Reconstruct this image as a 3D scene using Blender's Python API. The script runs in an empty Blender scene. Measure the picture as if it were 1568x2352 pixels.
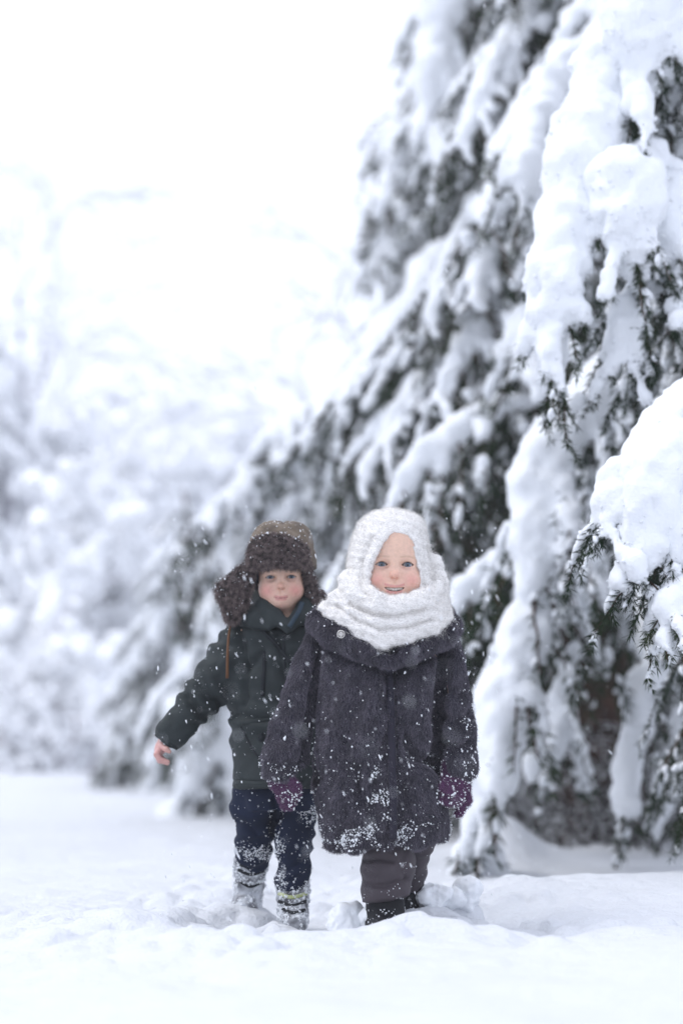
import bpy, math, random
import numpy as np
from mathutils import Vector
from mathutils.bvhtree import BVHTree

scene = bpy.context.scene
COL = scene.collection

# ------------------------------------------------------------------ camera, sky, sun, exposure
CAM_Z, LENS, SENSOR = 0.45, 85.0, 36.0
FPX = LENS / SENSOR * 2352.0
PITCH = math.atan((1700.0 - 1176.0) / FPX)
cam = bpy.data.cameras.new('camera')
cam.sensor_fit = 'VERTICAL'; cam.sensor_height = SENSOR; cam.sensor_width = 24.0
cam.lens = LENS; cam.clip_start = 0.05; cam.clip_end = 1200.0
cam.dof.use_dof = True; cam.dof.focus_distance = 5.74; cam.dof.aperture_fstop = 1.8
cam_o = bpy.data.objects.new('camera', cam); COL.objects.link(cam_o)
cam_o.location = (0, 0, CAM_Z); cam_o.rotation_euler = (math.pi / 2 + PITCH, 0, 0)
scene.camera = cam_o

world = bpy.data.worlds.new('World'); scene.world = world; world.use_nodes = True
nt = world.node_tree; nt.nodes.clear()
SUN_EL, SUN_ROT = math.radians(58), math.radians(-85)
sky = nt.nodes.new('ShaderNodeTexSky'); sky.sky_type = 'NISHITA'; sky.sun_disc = False
sky.sun_elevation = SUN_EL; sky.sun_rotation = SUN_ROT
mix = nt.nodes.new('ShaderNodeMix'); mix.data_type = 'RGBA'; mix.inputs[0].default_value = 0.93
mix.inputs[7].default_value = (10.0, 10.65, 12.6, 1)          # the closed, even cloud deck
bg = nt.nodes.new('ShaderNodeBackground'); bg.inputs[1].default_value = 0.1
out = nt.nodes.new('ShaderNodeOutputWorld')
nt.links.new(sky.outputs[0], mix.inputs[6]); nt.links.new(mix.outputs[2], bg.inputs[0]); nt.links.new(bg.outputs[0], out.inputs[0])

sun = bpy.data.lights.new('sun', 'SUN'); sun.energy = 1.15; sun.angle = math.radians(32); sun.color = (1.0, 0.98, 0.95)
sun_o = bpy.data.objects.new('sun', sun); COL.objects.link(sun_o)
sun_o.rotation_euler = Vector((math.sin(SUN_ROT) * math.cos(SUN_EL), math.cos(SUN_ROT) * math.cos(SUN_EL), math.sin(SUN_EL))).to_track_quat('Z', 'Y').to_euler()

scene.view_settings.view_transform = 'Standard'; scene.view_settings.look = 'None'
scene.view_settings.exposure = 0.30; scene.view_settings.gamma = 1.0; scene.view_settings.use_curve_mapping = False
scene.render.engine = 'CYCLES'
cy = scene.cycles
cy.max_bounces = 8; cy.diffuse_bounces = 6; cy.glossy_bounces = 2; cy.transmission_bounces = 2
cy.transparent_max_bounces = 4; cy.volume_bounces = 1
cy.use_denoising = True; cy.caustics_reflective = False; cy.caustics_refractive = False
cy.use_adaptive_sampling = True; cy.adaptive_threshold = 0.02

# ------------------------------------------------------------------ helpers
rng = np.random.default_rng(11)
TH_C, TH_S = math.cos(PITCH), math.sin(PITCH)
def W(px, py, Y):
    """the place in the world, Y metres ahead, that stands at that point of the photograph"""
    a, b = (px - 784.0) / FPX, (1176.0 - py) / FPX
    dy = TH_C - TH_S * b; dz = TH_S + TH_C * b
    s = Y / dy
    return np.array([a * s, Y, CAM_Z + dz * s])

_perm = np.random.default_rng(5).permutation(256)
_vals = np.random.default_rng(6).random(256) * 2 - 1
def vnoise(P, f=1.0, seed=0):
    Q = np.asarray(P, float) * f + seed * 17.31
    I = np.floor(Q).astype(np.int64); T = Q - I; T = T * T * (3 - 2 * T)
    r = 0
    for dx in (0, 1):
        px = _perm[(I[..., 0] + dx) & 255]; wx = T[..., 0] if dx else 1 - T[..., 0]
        for dy in (0, 1):
            py = _perm[(px + I[..., 1] + dy) & 255]; wy = T[..., 1] if dy else 1 - T[..., 1]
            for dz in (0, 1):
                pz = _perm[(py + I[..., 2] + dz) & 255]; wz = T[..., 2] if dz else 1 - T[..., 2]
                r = r + _vals[pz] * wx * wy * wz
    return r
def fbm(P, f=1.0, o=3, seed=0):
    r = 0; a = 1.0
    for k in range(o):
        r = r + a * vnoise(P, f * 2.03 ** k, seed + k * 3); a *= 0.5
    return r
def sstep(a, b, x):
    t = np.clip((x - a) / (b - a), 0, 1); return t * t * (3 - 2 * t)
def unit(v):
    v = np.asarray(v, float); return v / np.maximum(np.linalg.norm(v, axis=-1, keepdims=True), 1e-9)

class Field:
    """a signed distance volume on a (possibly uneven) grid, meshed by surface nets"""
    def __init__(s, xs, ys, zs):
        s.xs, s.ys, s.zs = [np.asarray(a, float) for a in (xs, ys, zs)]
        s.D = np.full((len(xs), len(ys), len(zs)), 0.5, np.float32)
    @staticmethod
    def box(lo, hi, h):
        return Field(*[np.arange(lo[i], hi[i] + h, h) for i in range(3)])
    def sl(s, lo, hi):
        r = []
        for a, l, h in zip((s.xs, s.ys, s.zs), lo, hi):
            r.append(slice(max(0, np.searchsorted(a, l) - 1), min(len(a), np.searchsorted(a, h) + 1)))
        return tuple(r)
    def grid(s, q):
        return (s.xs[q[0]][:, None, None], s.ys[q[1]][None, :, None], s.zs[q[2]][None, None, :])
    def comb(s, q, d, k, mode):
        A = s.D[q]
        if A.size == 0: return
        if mode == 'sub':
            d = -d
            h = np.maximum(k - np.abs(A - d), 0) / k
            s.D[q] = np.maximum(A, d) + h * h * k * 0.25
        else:
            h = np.maximum(k - np.abs(A - d), 0) / k
            s.D[q] = np.minimum(A, d) - h * h * k * 0.25
    def fn(s, f, lo, hi, k=0.004, mode='add'):
        q = s.sl(lo, hi); X, Y, Z = s.grid(q)
        if min(X.size, Y.size, Z.size) == 0: return
        s.comb(q, f(X, Y, Z), k, mode)
    def cone(s, a, b, ra, rb, k=0.01, mode='add', flat=(1, 1, 1)):
        a, b = np.asarray(a, float), np.asarray(b, float)
        m = max(ra, rb) / min(flat) + k + 0.02
        q = s.sl(np.minimum(a, b) - m, np.maximum(a, b) + m); X, Y, Z = s.grid(q)
        if min(X.size, Y.size, Z.size) == 0: return
        f = np.asarray(flat, float); ab = (b - a); L2 = max((ab * ab).sum(), 1e-9)
        t = np.clip(((X - a[0]) * ab[0] + (Y - a[1]) * ab[1] + (Z - a[2]) * ab[2]) / L2, 0, 1)
        d = np.sqrt(((X - a[0] - t * ab[0]) * f[0]) ** 2 + ((Y - a[1] - t * ab[1]) * f[1]) ** 2 + ((Z - a[2] - t * ab[2]) * f[2]) ** 2) - (ra + (rb - ra) * t)
        s.comb(q, d, k, mode)
    def chain(s, pts, rs, k=0.01, mode='add', flat=(1, 1, 1)):
        for i in range(len(pts) - 1):
            s.cone(pts[i], pts[i + 1], rs[i], rs[i + 1], k, mode, flat)
    def ell(s, c, r, k=0.01, mode='add'):
        c, r = np.asarray(c, float), np.asarray(r, float); m = k + 0.02
        def f(X, Y, Z):
            x, y, z = X - c[0], Y - c[1], Z - c[2]
            k0 = np.sqrt((x / r[0]) ** 2 + (y / r[1]) ** 2 + (z / r[2]) ** 2)
            k1 = np.sqrt((x / r[0] ** 2) ** 2 + (y / r[1] ** 2) ** 2 + (z / r[2] ** 2) ** 2)
            return k0 * (k0 - 1) / np.maximum(k1, 1e-6)
        s.fn(f, c - r - m, c + r + m, k, mode)
    def stack(s, rows, k=0.01, mode='add', p=2.3, cap=0.0):
        """upright shell: rows of (z, cx, cy, a, b), top to bottom or bottom to top"""
        R = np.array(sorted(rows)); 
        def f(X, Y, Z):
            z = Z
            cx, cyy, a, b = [np.interp(z, R[:, 0], R[:, i]) for i in (1, 2, 3, 4)]
            q = (np.abs((X - cx) / a) ** p + np.abs((Y - cyy) / b) ** p) ** (1 / p)
            d = (q - 1) * np.minimum(a, b)
            return np.maximum(d, np.maximum(R[0, 0] - z, z - R[-1, 0]))
        lo = [(R[:, 1] - R[:, 3]).min() - .06, (R[:, 2] - R[:, 4]).min() - .06, R[0, 0] - .06]
        hi = [(R[:, 1] + R[:, 3]).max() + .06, (R[:, 2] + R[:, 4]).max() + .06, R[-1, 0] + .06]
        s.fn(f, lo, hi, k, mode)
    def poly(s, pts, yf, th, k=0.006, mode='add', rnd=0.008):
        """slab: outline in x,z given as world points, thickness th about the depth yf(X,Z)"""
        P = np.array([[p[0], p[2]] for p in pts])
        lo = [P[:, 0].min() - .04, -1e9, P[:, 1].min() - .04]; hi = [P[:, 0].max() + .04, 1e9, P[:, 1].max() + .04]
        def f(X, Y, Z):
            x, z = np.broadcast_arrays(X[:, 0, :], Z[:, 0, :])
            d = np.full(x.shape, 1e9); sg = np.ones(x.shape)
            n = len(P)
            for i in range(n):
                a, b = P[i], P[i - 1]
                e = b - a; wx, wz = x - a[0], z - a[1]
                t = np.clip((wx * e[0] + wz * e[1]) / (e @ e), 0, 1)
                d = np.minimum(d, (wx - e[0] * t) ** 2 + (wz - e[1] * t) ** 2)
                c1, c2, c3 = z >= a[1], z < b[1], e[0] * wz > e[1] * wx
                sg = np.where((c1 & c2 & c3) | (~c1 & ~c2 & ~c3), -sg, sg)
            d2 = (sg * np.sqrt(d))[:, None, :] + rnd
            dy = np.abs(Y - yf(X, Z)) - th + rnd
            return np.minimum(np.maximum(d2, dy), 0) + np.sqrt(np.maximum(d2, 0) ** 2 + np.maximum(dy, 0) ** 2) - rnd
        s.fn(f, lo, hi, k, mode)
    def mesh(s, smooth=1):
        D = s.D.copy(); D[0] = D[-1] = 0.5; D[:, 0] = D[:, -1] = 0.5; D[:, :, 0] = D[:, :, -1] = 0.5
        S = D < 0
        c = np.zeros(tuple(n - 1 for n in D.shape), np.int8)
        nx, ny, nz = c.shape
        for i in (0, 1):
            for j in (0, 1):
                for k in (0, 1):
                    c += S[i:nx + i, j:ny + j, k:nz + k]
        act = (c > 0) & (c < 8); I = np.argwhere(act)
        vid = np.full(c.shape, -1, np.int32); vid[act] = np.arange(len(I))
        acc = np.zeros((len(I), 3)); cnt = np.zeros(len(I))
        co = [np.array(q) for q in np.ndindex(2, 2, 2)]
        for a in co:
            for ax in range(3):
                if a[ax]: continue
                b = a.copy(); b[ax] = 1
                ia, ib = I + a, I + b
                va, vb = D[tuple(ia.T)], D[tuple(ib.T)]
                m = (va < 0) != (vb < 0)
                t = np.where(m, va / np.where(m, va - vb, 1), 0)
                pa = np.stack([s.xs[ia[:, 0]], s.ys[ia[:, 1]], s.zs[ia[:, 2]]], 1)
                pb = np.stack([s.xs[ib[:, 0]], s.ys[ib[:, 1]], s.zs[ib[:, 2]]], 1)
                acc += np.where(m[:, None], pa + t[:, None] * (pb - pa), 0); cnt += m
        V = acc / np.maximum(cnt, 1)[:, None]
        F = []
        for ax in range(3):
            sh = [slice(None)] * 3; sh2 = [slice(None)] * 3
            sh[ax] = slice(0, -1); sh2[ax] = slice(1, None)
            A, B = S[tuple(sh)], S[tuple(sh2)]
            E = np.argwhere(A != B)
            o = [i for i in range(3) if i != ax]
            E = E[(E[:, o[0]] > 0) & (E[:, o[1]] > 0) & (E[:, o[0]] < D.shape[o[0]] - 1) & (E[:, o[1]] < D.shape[o[1]] - 1)]
            if len(E) == 0: continue
            ins = A[tuple(E.T)]
            q = []
            for u, v in ((0, 0), (1, 0), (1, 1), (0, 1)):
                e = E.copy(); e[:, o[0]] -= 1 - u; e[:, o[1]] -= 1 - v
                q.append(vid[tuple(e.T)])
            q = np.stack(q, 1)
            flip = ins if ax != 1 else ~ins
            q[~flip] = q[~flip][:, ::-1]
            F.append(q)
        F = np.concatenate(F); F = F[(F >= 0).all(1)]
        for _ in range(smooth): V = lap(V, F, 0.5)
        return V, F
def lap(V, F, w):
    a = F.ravel(); b = np.roll(F, -1, 1).ravel()
    acc = np.zeros_like(V); n = np.zeros(len(V))
    for u, v in ((a, b), (b, a)):
        for i in range(3): acc[:, i] += np.bincount(u, V[v, i], len(V))
        n += np.bincount(u, minlength=len(V))
    return V + w * (acc / np.maximum(n, 1)[:, None] - V)
def vnorm(V, F):
    n = np.cross(V[F[:, 2]] - V[F[:, 0]], V[F[:, 3 if F.shape[1] > 3 else 1]] - V[F[:, 1 if F.shape[1] > 3 else 0]])
    N = np.zeros_like(V)
    for k in range(F.shape[1]):
        for i in range(3): N[:, i] += np.bincount(F[:, k], n[:, i], len(V))
    return unit(N)

def mesh_data(name, V, F, mats, smooth=True, col=None, mi=None):
    me = bpy.data.meshes.new(name)
    V = np.ascontiguousarray(V, np.float32); F = np.ascontiguousarray(F, np.int32); n = F.shape[1]
    me.vertices.add(len(V)); me.vertices.foreach_set('co', V.ravel())
    keep = np.ones(F.shape, bool)
    if n == 4: keep[:, 3] = F[:, 3] != F[:, 2]                # a repeated corner marks a triangle
    tot = keep.sum(1).astype(np.int32); idx = np.ascontiguousarray(F[keep]); n_l = len(idx)
    me.loops.add(n_l); me.loops.foreach_set('vertex_index', idx)
    me.polygons.add(len(F)); me.polygons.foreach_set('loop_start', np.concatenate([[0], np.cumsum(tot)[:-1]]).astype(np.int32))
    me.polygons.foreach_set('loop_total', tot)
    for m in (mats if isinstance(mats, (list, tuple)) else [mats]): me.materials.append(m)
    if mi is not None: me.polygons.foreach_set('material_index', np.ascontiguousarray(mi, np.int32))
    me.polygons.foreach_set('use_smooth', np.full(len(F), bool(smooth)))
    if col is not None:
        ca = me.color_attributes.new('Col', 'FLOAT_COLOR', 'POINT')
        c4 = np.ones((len(V), 4), np.float32); c4[:, :3] = col; ca.data.foreach_set('color', c4.ravel())
    me.update(calc_edges=True); me.validate()
    return me
def obj(name, me, parent=None, loc=None):
    o = bpy.data.objects.new(name, me); COL.objects.link(o)
    if parent is not None: o.parent = parent
    if loc is not None: o.location = loc
    return o
def tag(o, label=None, cat=None, group=None, kind=None):
    if label: o['label'] = label
    if cat: o['category'] = cat
    if group: o['group'] = group
    if kind: o['kind'] = kind
    return o
def empty(name, loc, label, cat, group=None):
    return tag(obj(name, None, loc=loc), label, cat, group)

def spline(P, n):
    """Catmull-Rom through the points, n samples"""
    P = np.asarray(P, float); Q = np.vstack([2 * P[0] - P[1], P, 2 * P[-1] - P[-2]])
    d = np.concatenate([[0], np.cumsum(np.linalg.norm(np.diff(P[:, :3], axis=0), axis=1))])
    u = np.interp(np.linspace(0, d[-1], n), d, np.arange(len(P)))
    i = np.minimum(u.astype(int), len(P) - 2); t = (u - i)[:, None]
    a, b, c, e = Q[i], Q[i + 1], Q[i + 2], Q[i + 3]
    return 0.5 * (2 * b + (c - a) * t + (2 * a - 5 * b + 4 * c - e) * t * t + (3 * b - a - 3 * c + e) * t ** 3)
def tube(P, R, n=6):
    P = np.asarray(P, float); R = np.broadcast_to(R, (len(P),))
    T = unit(np.gradient(P, axis=0)); ref = np.array([0.31, 0.87, 0.38])
    A = unit(np.cross(T, ref)); B = np.cross(T, A)
    th = np.arange(n) / n * 2 * math.pi
    V = P[:, None] + R[:, None, None] * (A[:, None] * np.cos(th)[None, :, None] + B[:, None] * np.sin(th)[None, :, None])
    m = len(P); i = np.arange(m - 1)[:, None] * n; j = np.arange(n)[None, :]; j2 = (j + 1) % n
    F = np.stack([i + j, i + j2, i + n + j2, i + n + j], -1).reshape(-1, 4)
    V = V.reshape(-1, 3); k = len(V)
    V = np.vstack([V, P[:1], P[-1:]])
    jj = np.arange(n); e = (m - 1) * n
    F = np.vstack([F, np.stack([np.full(n, k), (jj + 1) % n, jj, np.full(n, k)], 1)[:, [0, 1, 2, 2]],
                   np.stack([np.full(n, k + 1), e + jj, e + (jj + 1) % n, e + (jj + 1) % n], 1)])
    return V, F
def join(parts):
    Vs, Fs, o = [], [], 0
    for V, F in parts:
        Vs.append(V); Fs.append(F + o); o += len(V)
    return np.vstack(Vs), np.vstack(Fs)
_oct = unit(np.array([[1, 0, 0], [-1, 0, 0], [0, 1, 0], [0, -1, 0], [0, 0, 1], [0, 0, -1],
                 [1, 1, 0], [-1, 1, 0], [1, -1, 0], [-1, -1, 0], [1, 0, 1], [-1, 0, 1], [0, 1, 1], [0, -1, 1],
                 [1, 0, -1], [-1, 0, -1], [0, 1, -1], [0, -1, -1]], float))
_octF = []
for a in (0, 1):
    for b in (2, 3):
        for c in (4, 5):
            sx, sy, sz = (1, -1)[a], (1, -1)[b - 2], (1, -1)[c - 4]
            f = lambda x, y, z: int(np.argmin(((_oct - unit(np.array([x, y, z], float))) ** 2).sum(1)))
            xy, xz, yz = f(sx, sy, 0), f(sx, 0, sz), f(0, sy, sz)
            t = [[a, xy, xz], [b, yz, xy], [c, xz, yz], [xy, yz, xz]]
            if sx * sy * sz < 0: t = [q[::-1] for q in t]
            _octF += t
_octF = np.array(_octF)
def blobs(C, R, rnd=0.25, seed=0, axes=None):
    """little lumps (32 triangles each): centres C, radii R (n,3)"""
    r = np.random.default_rng(seed); n = len(C)
    R = np.asarray(R, float)
    if R.ndim == 1: R = np.repeat(R[:, None], 3, 1)
    U = _oct[None] * (1 + rnd * (r.random((n, len(_oct), 1)) * 2 - 1)) * R[:, None, :]
    if axes is not None: U = np.einsum('nkj,njd->nkd', U, axes)
    V = (C[:, None] + U).reshape(-1, 3)
    F = (_octF[None] + (np.arange(n) * len(_oct))[:, None, None]).reshape(-1, 3)
    return V, np.concatenate([F, F[:, 2:]], 1)

# ------------------------------------------------------------------ materials
def material(name, color=(.5, .5, .5), rough=.7, spec=.3, vary=0.0, vscale=8.0, bump=0.0, bscale=60.0, vcol=False,
             color2=None, sheen=0.0, sss=0.0, bump2=None, wave=None):
    m = bpy.data.materials.new(name); m.use_nodes = True
    t = m.node_tree; b = t.nodes['Principled BSDF']
    b.inputs['Roughness'].default_value = rough; b.inputs['Specular IOR Level'].default_value = spec
    geo = t.nodes.new('ShaderNodeNewGeometry').outputs['Position'] if True else None
    def noise(sc, det=4):
        n = t.nodes.new('ShaderNodeTexNoise'); n.inputs['Scale'].default_value = sc; n.inputs['Detail'].default_value = det
        t.links.new(geo, n.inputs['Vector']); return n.outputs['Fac']
    if vcol:
        a = t.nodes.new('ShaderNodeVertexColor'); a.layer_name = 'Col'; src = a.outputs['Color']
    else:
        a = t.nodes.new('ShaderNodeRGB'); a.outputs[0].default_value = (*color, 1); src = a.outputs[0]
    if vary or color2:
        mx = t.nodes.new('ShaderNodeMix'); mx.data_type = 'RGBA'
        rp = t.nodes.new('ShaderNodeMapRange'); rp.inputs[1].default_value = .35; rp.inputs[2].default_value = .65
        t.links.new(noise(vscale), rp.inputs[0]); t.links.new(rp.outputs[0], mx.inputs[0])
        t.links.new(src, mx.inputs[6])
        if color2: mx.inputs[7].default_value = (*color2, 1)
        else:
            g = t.nodes.new('ShaderNodeMix'); g.data_type = 'RGBA'; g.blend_type = 'MULTIPLY'; g.inputs[0].default_value = 1
            t.links.new(src, g.inputs[6]); g.inputs[7].default_value = (1 - vary,) * 3 + (1,); t.links.new(g.outputs[2], mx.inputs[7])
        src = mx.outputs[2]
    t.links.new(src, b.inputs['Base Color'])
    nrm = None
    for bb, ss in ((bump, bscale), bump2 or (0, 1)):
        if bb:
            bp = t.nodes.new('ShaderNodeBump'); bp.inputs['Strength'].default_value = 1.0; bp.inputs['Distance'].default_value = bb
            t.links.new(noise(ss, 5), bp.inputs['Height'])
            if nrm: t.links.new(nrm, bp.inputs['Normal'])
            nrm = bp.outputs['Normal']
    if wave:
        v = t.nodes.new('ShaderNodeTexVoronoi'); v.inputs['Scale'].default_value = wave[1]; t.links.new(geo, v.inputs['Vector'])
        bp = t.nodes.new('ShaderNodeBump'); bp.inputs['Distance'].default_value = wave[0]; t.links.new(v.outputs['Distance'], bp.inputs['Height'])
        if nrm: t.links.new(nrm, bp.inputs['Normal'])
        nrm = bp.outputs['Normal']
    if nrm: t.links.new(nrm, b.inputs['Normal'])
    if sheen:
        b.inputs['Sheen Weight'].default_value = sheen; b.inputs['Sheen Roughness'].default_value = .4
    if sss:
        b.inputs['Subsurface Weight'].default_value = sss; b.inputs['Subsurface Radius'].default_value = (.012, .004, .002); b.inputs['Subsurface Scale'].default_value = .4
    return m
def hair_material(name, root, tip, rough=.55, mottle=0.0, low=.28):
    m = bpy.data.materials.new(name); m.use_nodes = True
    t = m.node_tree; b = t.nodes['Principled BSDF']
    b.inputs['Roughness'].default_value = rough; b.inputs['Specular IOR Level'].default_value = .25
    h = t.nodes.new('ShaderNodeHairInfo'); mx = t.nodes.new('ShaderNodeMix'); mx.data_type = 'RGBA'
    mx.inputs[6].default_value = (*root, 1); mx.inputs[7].default_value = (*tip, 1)
    t.links.new(h.outputs['Intercept'], mx.inputs[0])
    g = t.nodes.new('ShaderNodeMix'); g.data_type = 'RGBA'; g.blend_type = 'MULTIPLY'; g.inputs[7].default_value = (.55, .55, .55, 1)
    t.links.new(h.outputs['Random'], g.inputs[0]); t.links.new(mx.outputs[2], g.inputs[6])
    src = g.outputs[2]
    if mottle:                                                     # pelt of darker and lighter tufts
        n = t.nodes.new('ShaderNodeTexNoise'); n.inputs['Scale'].default_value = mottle; n.inputs['Detail'].default_value = 3
        t.links.new(t.nodes.new('ShaderNodeNewGeometry').outputs['Position'], n.inputs['Vector'])
        rp = t.nodes.new('ShaderNodeMapRange'); rp.inputs[1].default_value = .38; rp.inputs[2].default_value = .62; rp.inputs[3].default_value = low; rp.inputs[4].default_value = 1.15
        t.links.new(n.outputs['Fac'], rp.inputs[0])
        q = t.nodes.new('ShaderNodeMix'); q.data_type = 'RGBA'; q.blend_type = 'MULTIPLY'; q.inputs[0].default_value = 1
        t.links.new(src, q.inputs[6]); t.links.new(rp.outputs[0], q.inputs[7]); src = q.outputs[2]
    t.links.new(src, b.inputs['Base Color'])
    return m

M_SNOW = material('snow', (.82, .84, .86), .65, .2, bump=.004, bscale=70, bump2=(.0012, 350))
M_SNOW_FAR = material('hazed_far_snow', (.92, .93, .945), .7, .15)  # snow on far trees, whitened in its colour to stand in for distance haze
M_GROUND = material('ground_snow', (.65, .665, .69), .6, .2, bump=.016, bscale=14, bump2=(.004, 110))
M_NEEDLE = material('needles', (.008, .021, .010), .6, .06, color2=(.022, .036, .010), vscale=3.0)
M_NEEDLE_FAR = material('hazed_rime_needles', (.52, .55, .57), .8, .1, color2=(.75, .77, .80), vscale=5)  # snow-dusted far needles, with the pallor of haze painted into the colour
M_BARK = material('bark', (.085, .045, .030), .9, .1, color2=(.030, .018, .014), vscale=9, bump=.01, bscale=30)
M_TWIG = material('hazed_rime_twigs', (.66, .655, .68), .9, .1, color2=(.86, .86, .88), vscale=3)  # frosted background twigs, coloured paler in place of thicker haze
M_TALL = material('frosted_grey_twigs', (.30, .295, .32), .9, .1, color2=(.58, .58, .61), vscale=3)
M_SCRUB = material('dark_scrub_twigs', (.034, .024, .021), .9, .1, color2=(.016, .013, .013), vscale=6)
M_BROWN = material('brown_twig', (.17, .13, .135), .9, .1, color2=(.34, .30, .32), vscale=2)
# ------------------------------------------------------------------ the snow field
GY, BY = 5.8, 6.15                                     # how far off the girl and the boy walk
def gauss(x, y, cx, cy_, sx, sy): return np.exp(-((x - cx) / sx) ** 2 - ((y - cy_) / sy) ** 2)
_r = np.random.default_rng(21)
# trodden clods: x, y, radius, height
CL = []
for (cx, cy_, sx, sy, n, r0, r1) in ((-.42, 5.8, .20, .6, 130, .02, .07), (-.1, 5.0, .3, .4, 36, .02, .055), (.40, 5.95, .16, .30, 80, .012, .045),
                                   (.0, 5.6, .3, .2, 50, .010, .03), (-.2, 6.15, .22, .35, 110, .012, .04), (.3, 6.6, .3, .5, 24, .02, .05),
                                   (.62, 5.7, .25, .25, 22, .02, .05), (-.25, 7.6, .3, .7, 40, .03, .06)):
    for _ in range(n):
        CL.append((cx + _r.normal() * sx * .6, cy_ + _r.normal() * sy * .6, _r.uniform(r0, r1), _r.uniform(.25, .6)))
CL.append((.312, 6.0, .048, .9)); CL.append((.265, 6.02, .055, .75)); CL.append((.21, 6.0, .05, .8)); CL.append((-.01, 5.82, .07, .75)); CL.append((.02, 5.72, .055, .55)); CL.append((-.045, 5.68, .04, .5))
def height(x, y):
    P = np.stack([x, y, np.zeros_like(x)], -1)
    h = .05 * fbm(P, .45, 2, 3) * sstep(.3, 3, np.hypot(x - .1, y - 6)) + .016 * fbm(P, 1.7, 2, 5) + .007 * fbm(P, 5.0, 2, 9)
    h = h + .075 * gauss(x, y, 1.15, 6.7, .75, .5) + .03 * gauss(x, y, .55, 6.4, .3, .4) - .05 * gauss(x, y, 1.2, 8.3, 1.0, .7)
    h = h + .055 * gauss(x, y, .15, 5.30, .30, .28) + .03 * gauss(x, y, .7, 4.7, .7, .5)
    h = h - .08 * gauss(x, y, -.20, 6.25, .15, .6) - .035 * gauss(x, y, .40, 5.80, .10, .22) + .03 * gauss(x, y, -.45, 5.6, .25, .5)
    h = h + .12 * gauss(x, y, W(1165, 1940, 9)[0], 9.0, .12, .25) + .05 * gauss(x, y, W(1150, 1960, 9)[0], 9.2, .4, .5)
    h = h + (.16 * fbm(P, .33, 2, 40) + .10) * sstep(15, 24, y) * sstep(60, 40, y)
    near = gauss(x, y, 0, 5.9, 1.0, 1.3)
    trod = sstep(.05, .5, near) * gauss(x, y, -.1, 5.9, .55, 1.3)
    h = h + trod * (.080 * np.abs(vnoise(P, 5, 31)) + .045 * np.abs(vnoise(P, 12, 32)) - .035)
    h = h + near * .007 * fbm(P, 26, 3, 12) + .022 * fbm(P * [1, 1.8, 1], 2.4, 2, 14)
    return h
# the snow meets each boot where the photograph shows it
_height0 = height
FEET = [W(885, 2112, 5.70), W(932, 2066, 5.96), W(566, 2076, 6.26), W(684, 2126, 6.02)]
_fd = np.array([p[2] - _height0(np.array([p[0]]), np.array([p[1]]))[0] for p in FEET])
_fk = lambda x, y: np.stack([gauss(x, y, p[0], p[1], .11, .15) for p in FEET], -1)
_fw = np.linalg.solve(np.array([_fk(np.float64(p[0]), np.float64(p[1])) for p in FEET]), _fd)
def height(x, y): return _height0(x, y) + _fk(x, y) @ _fw
def axis(lo, f0, f1, hi, h, g):
    a = list(np.arange(f0, f1, h)); s = h; v = f1
    while v < hi: a.append(v); s = min(s * g, 12); v += s
    s = h; v = f0 - h; b = []
    while v > lo: b.append(v); s = min(s * g, 12); v -= s
    return np.array(sorted(b) + a)
gx = axis(-160, -.95, .95, 160, .009, 1.035); gy = axis(-25, 4.3, 7.4, 190, .010, 1.03)
GXX, GYY = np.meshgrid(gx, gy, indexing='ij')
GH = height(GXX.ravel(), GYY.ravel()).reshape(GXX.shape)
base0 = GH.copy()
for (cx, cy_, r, k) in CL:
    if min(math.hypot(cx - p[0], (cy_ - p[1] + .10) * .7) for p in FEET) < .085 and r < .05: continue
    i0, i1 = np.searchsorted(gx, [cx - r, cx + r]); j0, j1 = np.searchsorted(gy, [cy_ - r, cy_ + r])
    if i1 <= i0 or j1 <= j0: continue
    xx, yy = GXX[i0:i1, j0:j1], GYY[i0:i1, j0:j1]
    w = 1 + .35 * vnoise(np.stack([xx, yy, np.full_like(xx, cx * 9)], -1), 1 / r, 2)
    d2 = 1 - (((xx - cx) ** 2 + (yy - cy_) ** 2) / (r * r)) * w
    GH[i0:i1, j0:j1] = np.maximum(GH[i0:i1, j0:j1], base0[i0:i1, j0:j1].mean() - .012 + np.sqrt(np.clip(d2, 0, 1)) * r * k * 1.25 - (d2 <= 0) * 1.0)
# where the children wade, the trodden snow stays below boot height
_sx = (np.array([500, 560, 600, 640, 700, 760, 840, 935, 1000, 1060]) - 784) / 957.0
_ss = (np.array([2060, 2080, 2083, 2116, 2131, 2132, 2121, 2082, 2068, 2050]) - 1700) / FPX
lim = CAM_Z - np.interp(GXX, _sx, _ss) * GYY - .002 + .004 * fbm(np.stack([GXX, GYY, 0 * GXX], -1), 22, 2, 6)
wl = sstep(-.40, -.28, GXX) * sstep(.34, .22, GXX) * sstep(4.5, 5.0, GYY) * sstep(6.6, 6.1, GYY)
GH = GH - wl * np.maximum(GH - lim, 0)
def ground_z(x, y):
    i = int(np.clip(np.searchsorted(gx, x), 0, len(gx) - 1)); j = int(np.clip(np.searchsorted(gy, y), 0, len(gy) - 1)); return float(GH[i, j])
nx, ny = GXX.shape
ii, jj = np.meshgrid(np.arange(nx - 1), np.arange(ny - 1), indexing='ij')
gf = np.stack([ii * ny + jj, (ii + 1) * ny + jj, (ii + 1) * ny + jj + 1, ii * ny + jj + 1], -1).reshape(-1, 4)
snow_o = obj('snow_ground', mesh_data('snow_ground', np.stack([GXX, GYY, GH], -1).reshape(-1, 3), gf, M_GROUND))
tag(snow_o, 'deep trodden white snow covering the whole clearing', None, None, 'structure')

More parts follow.
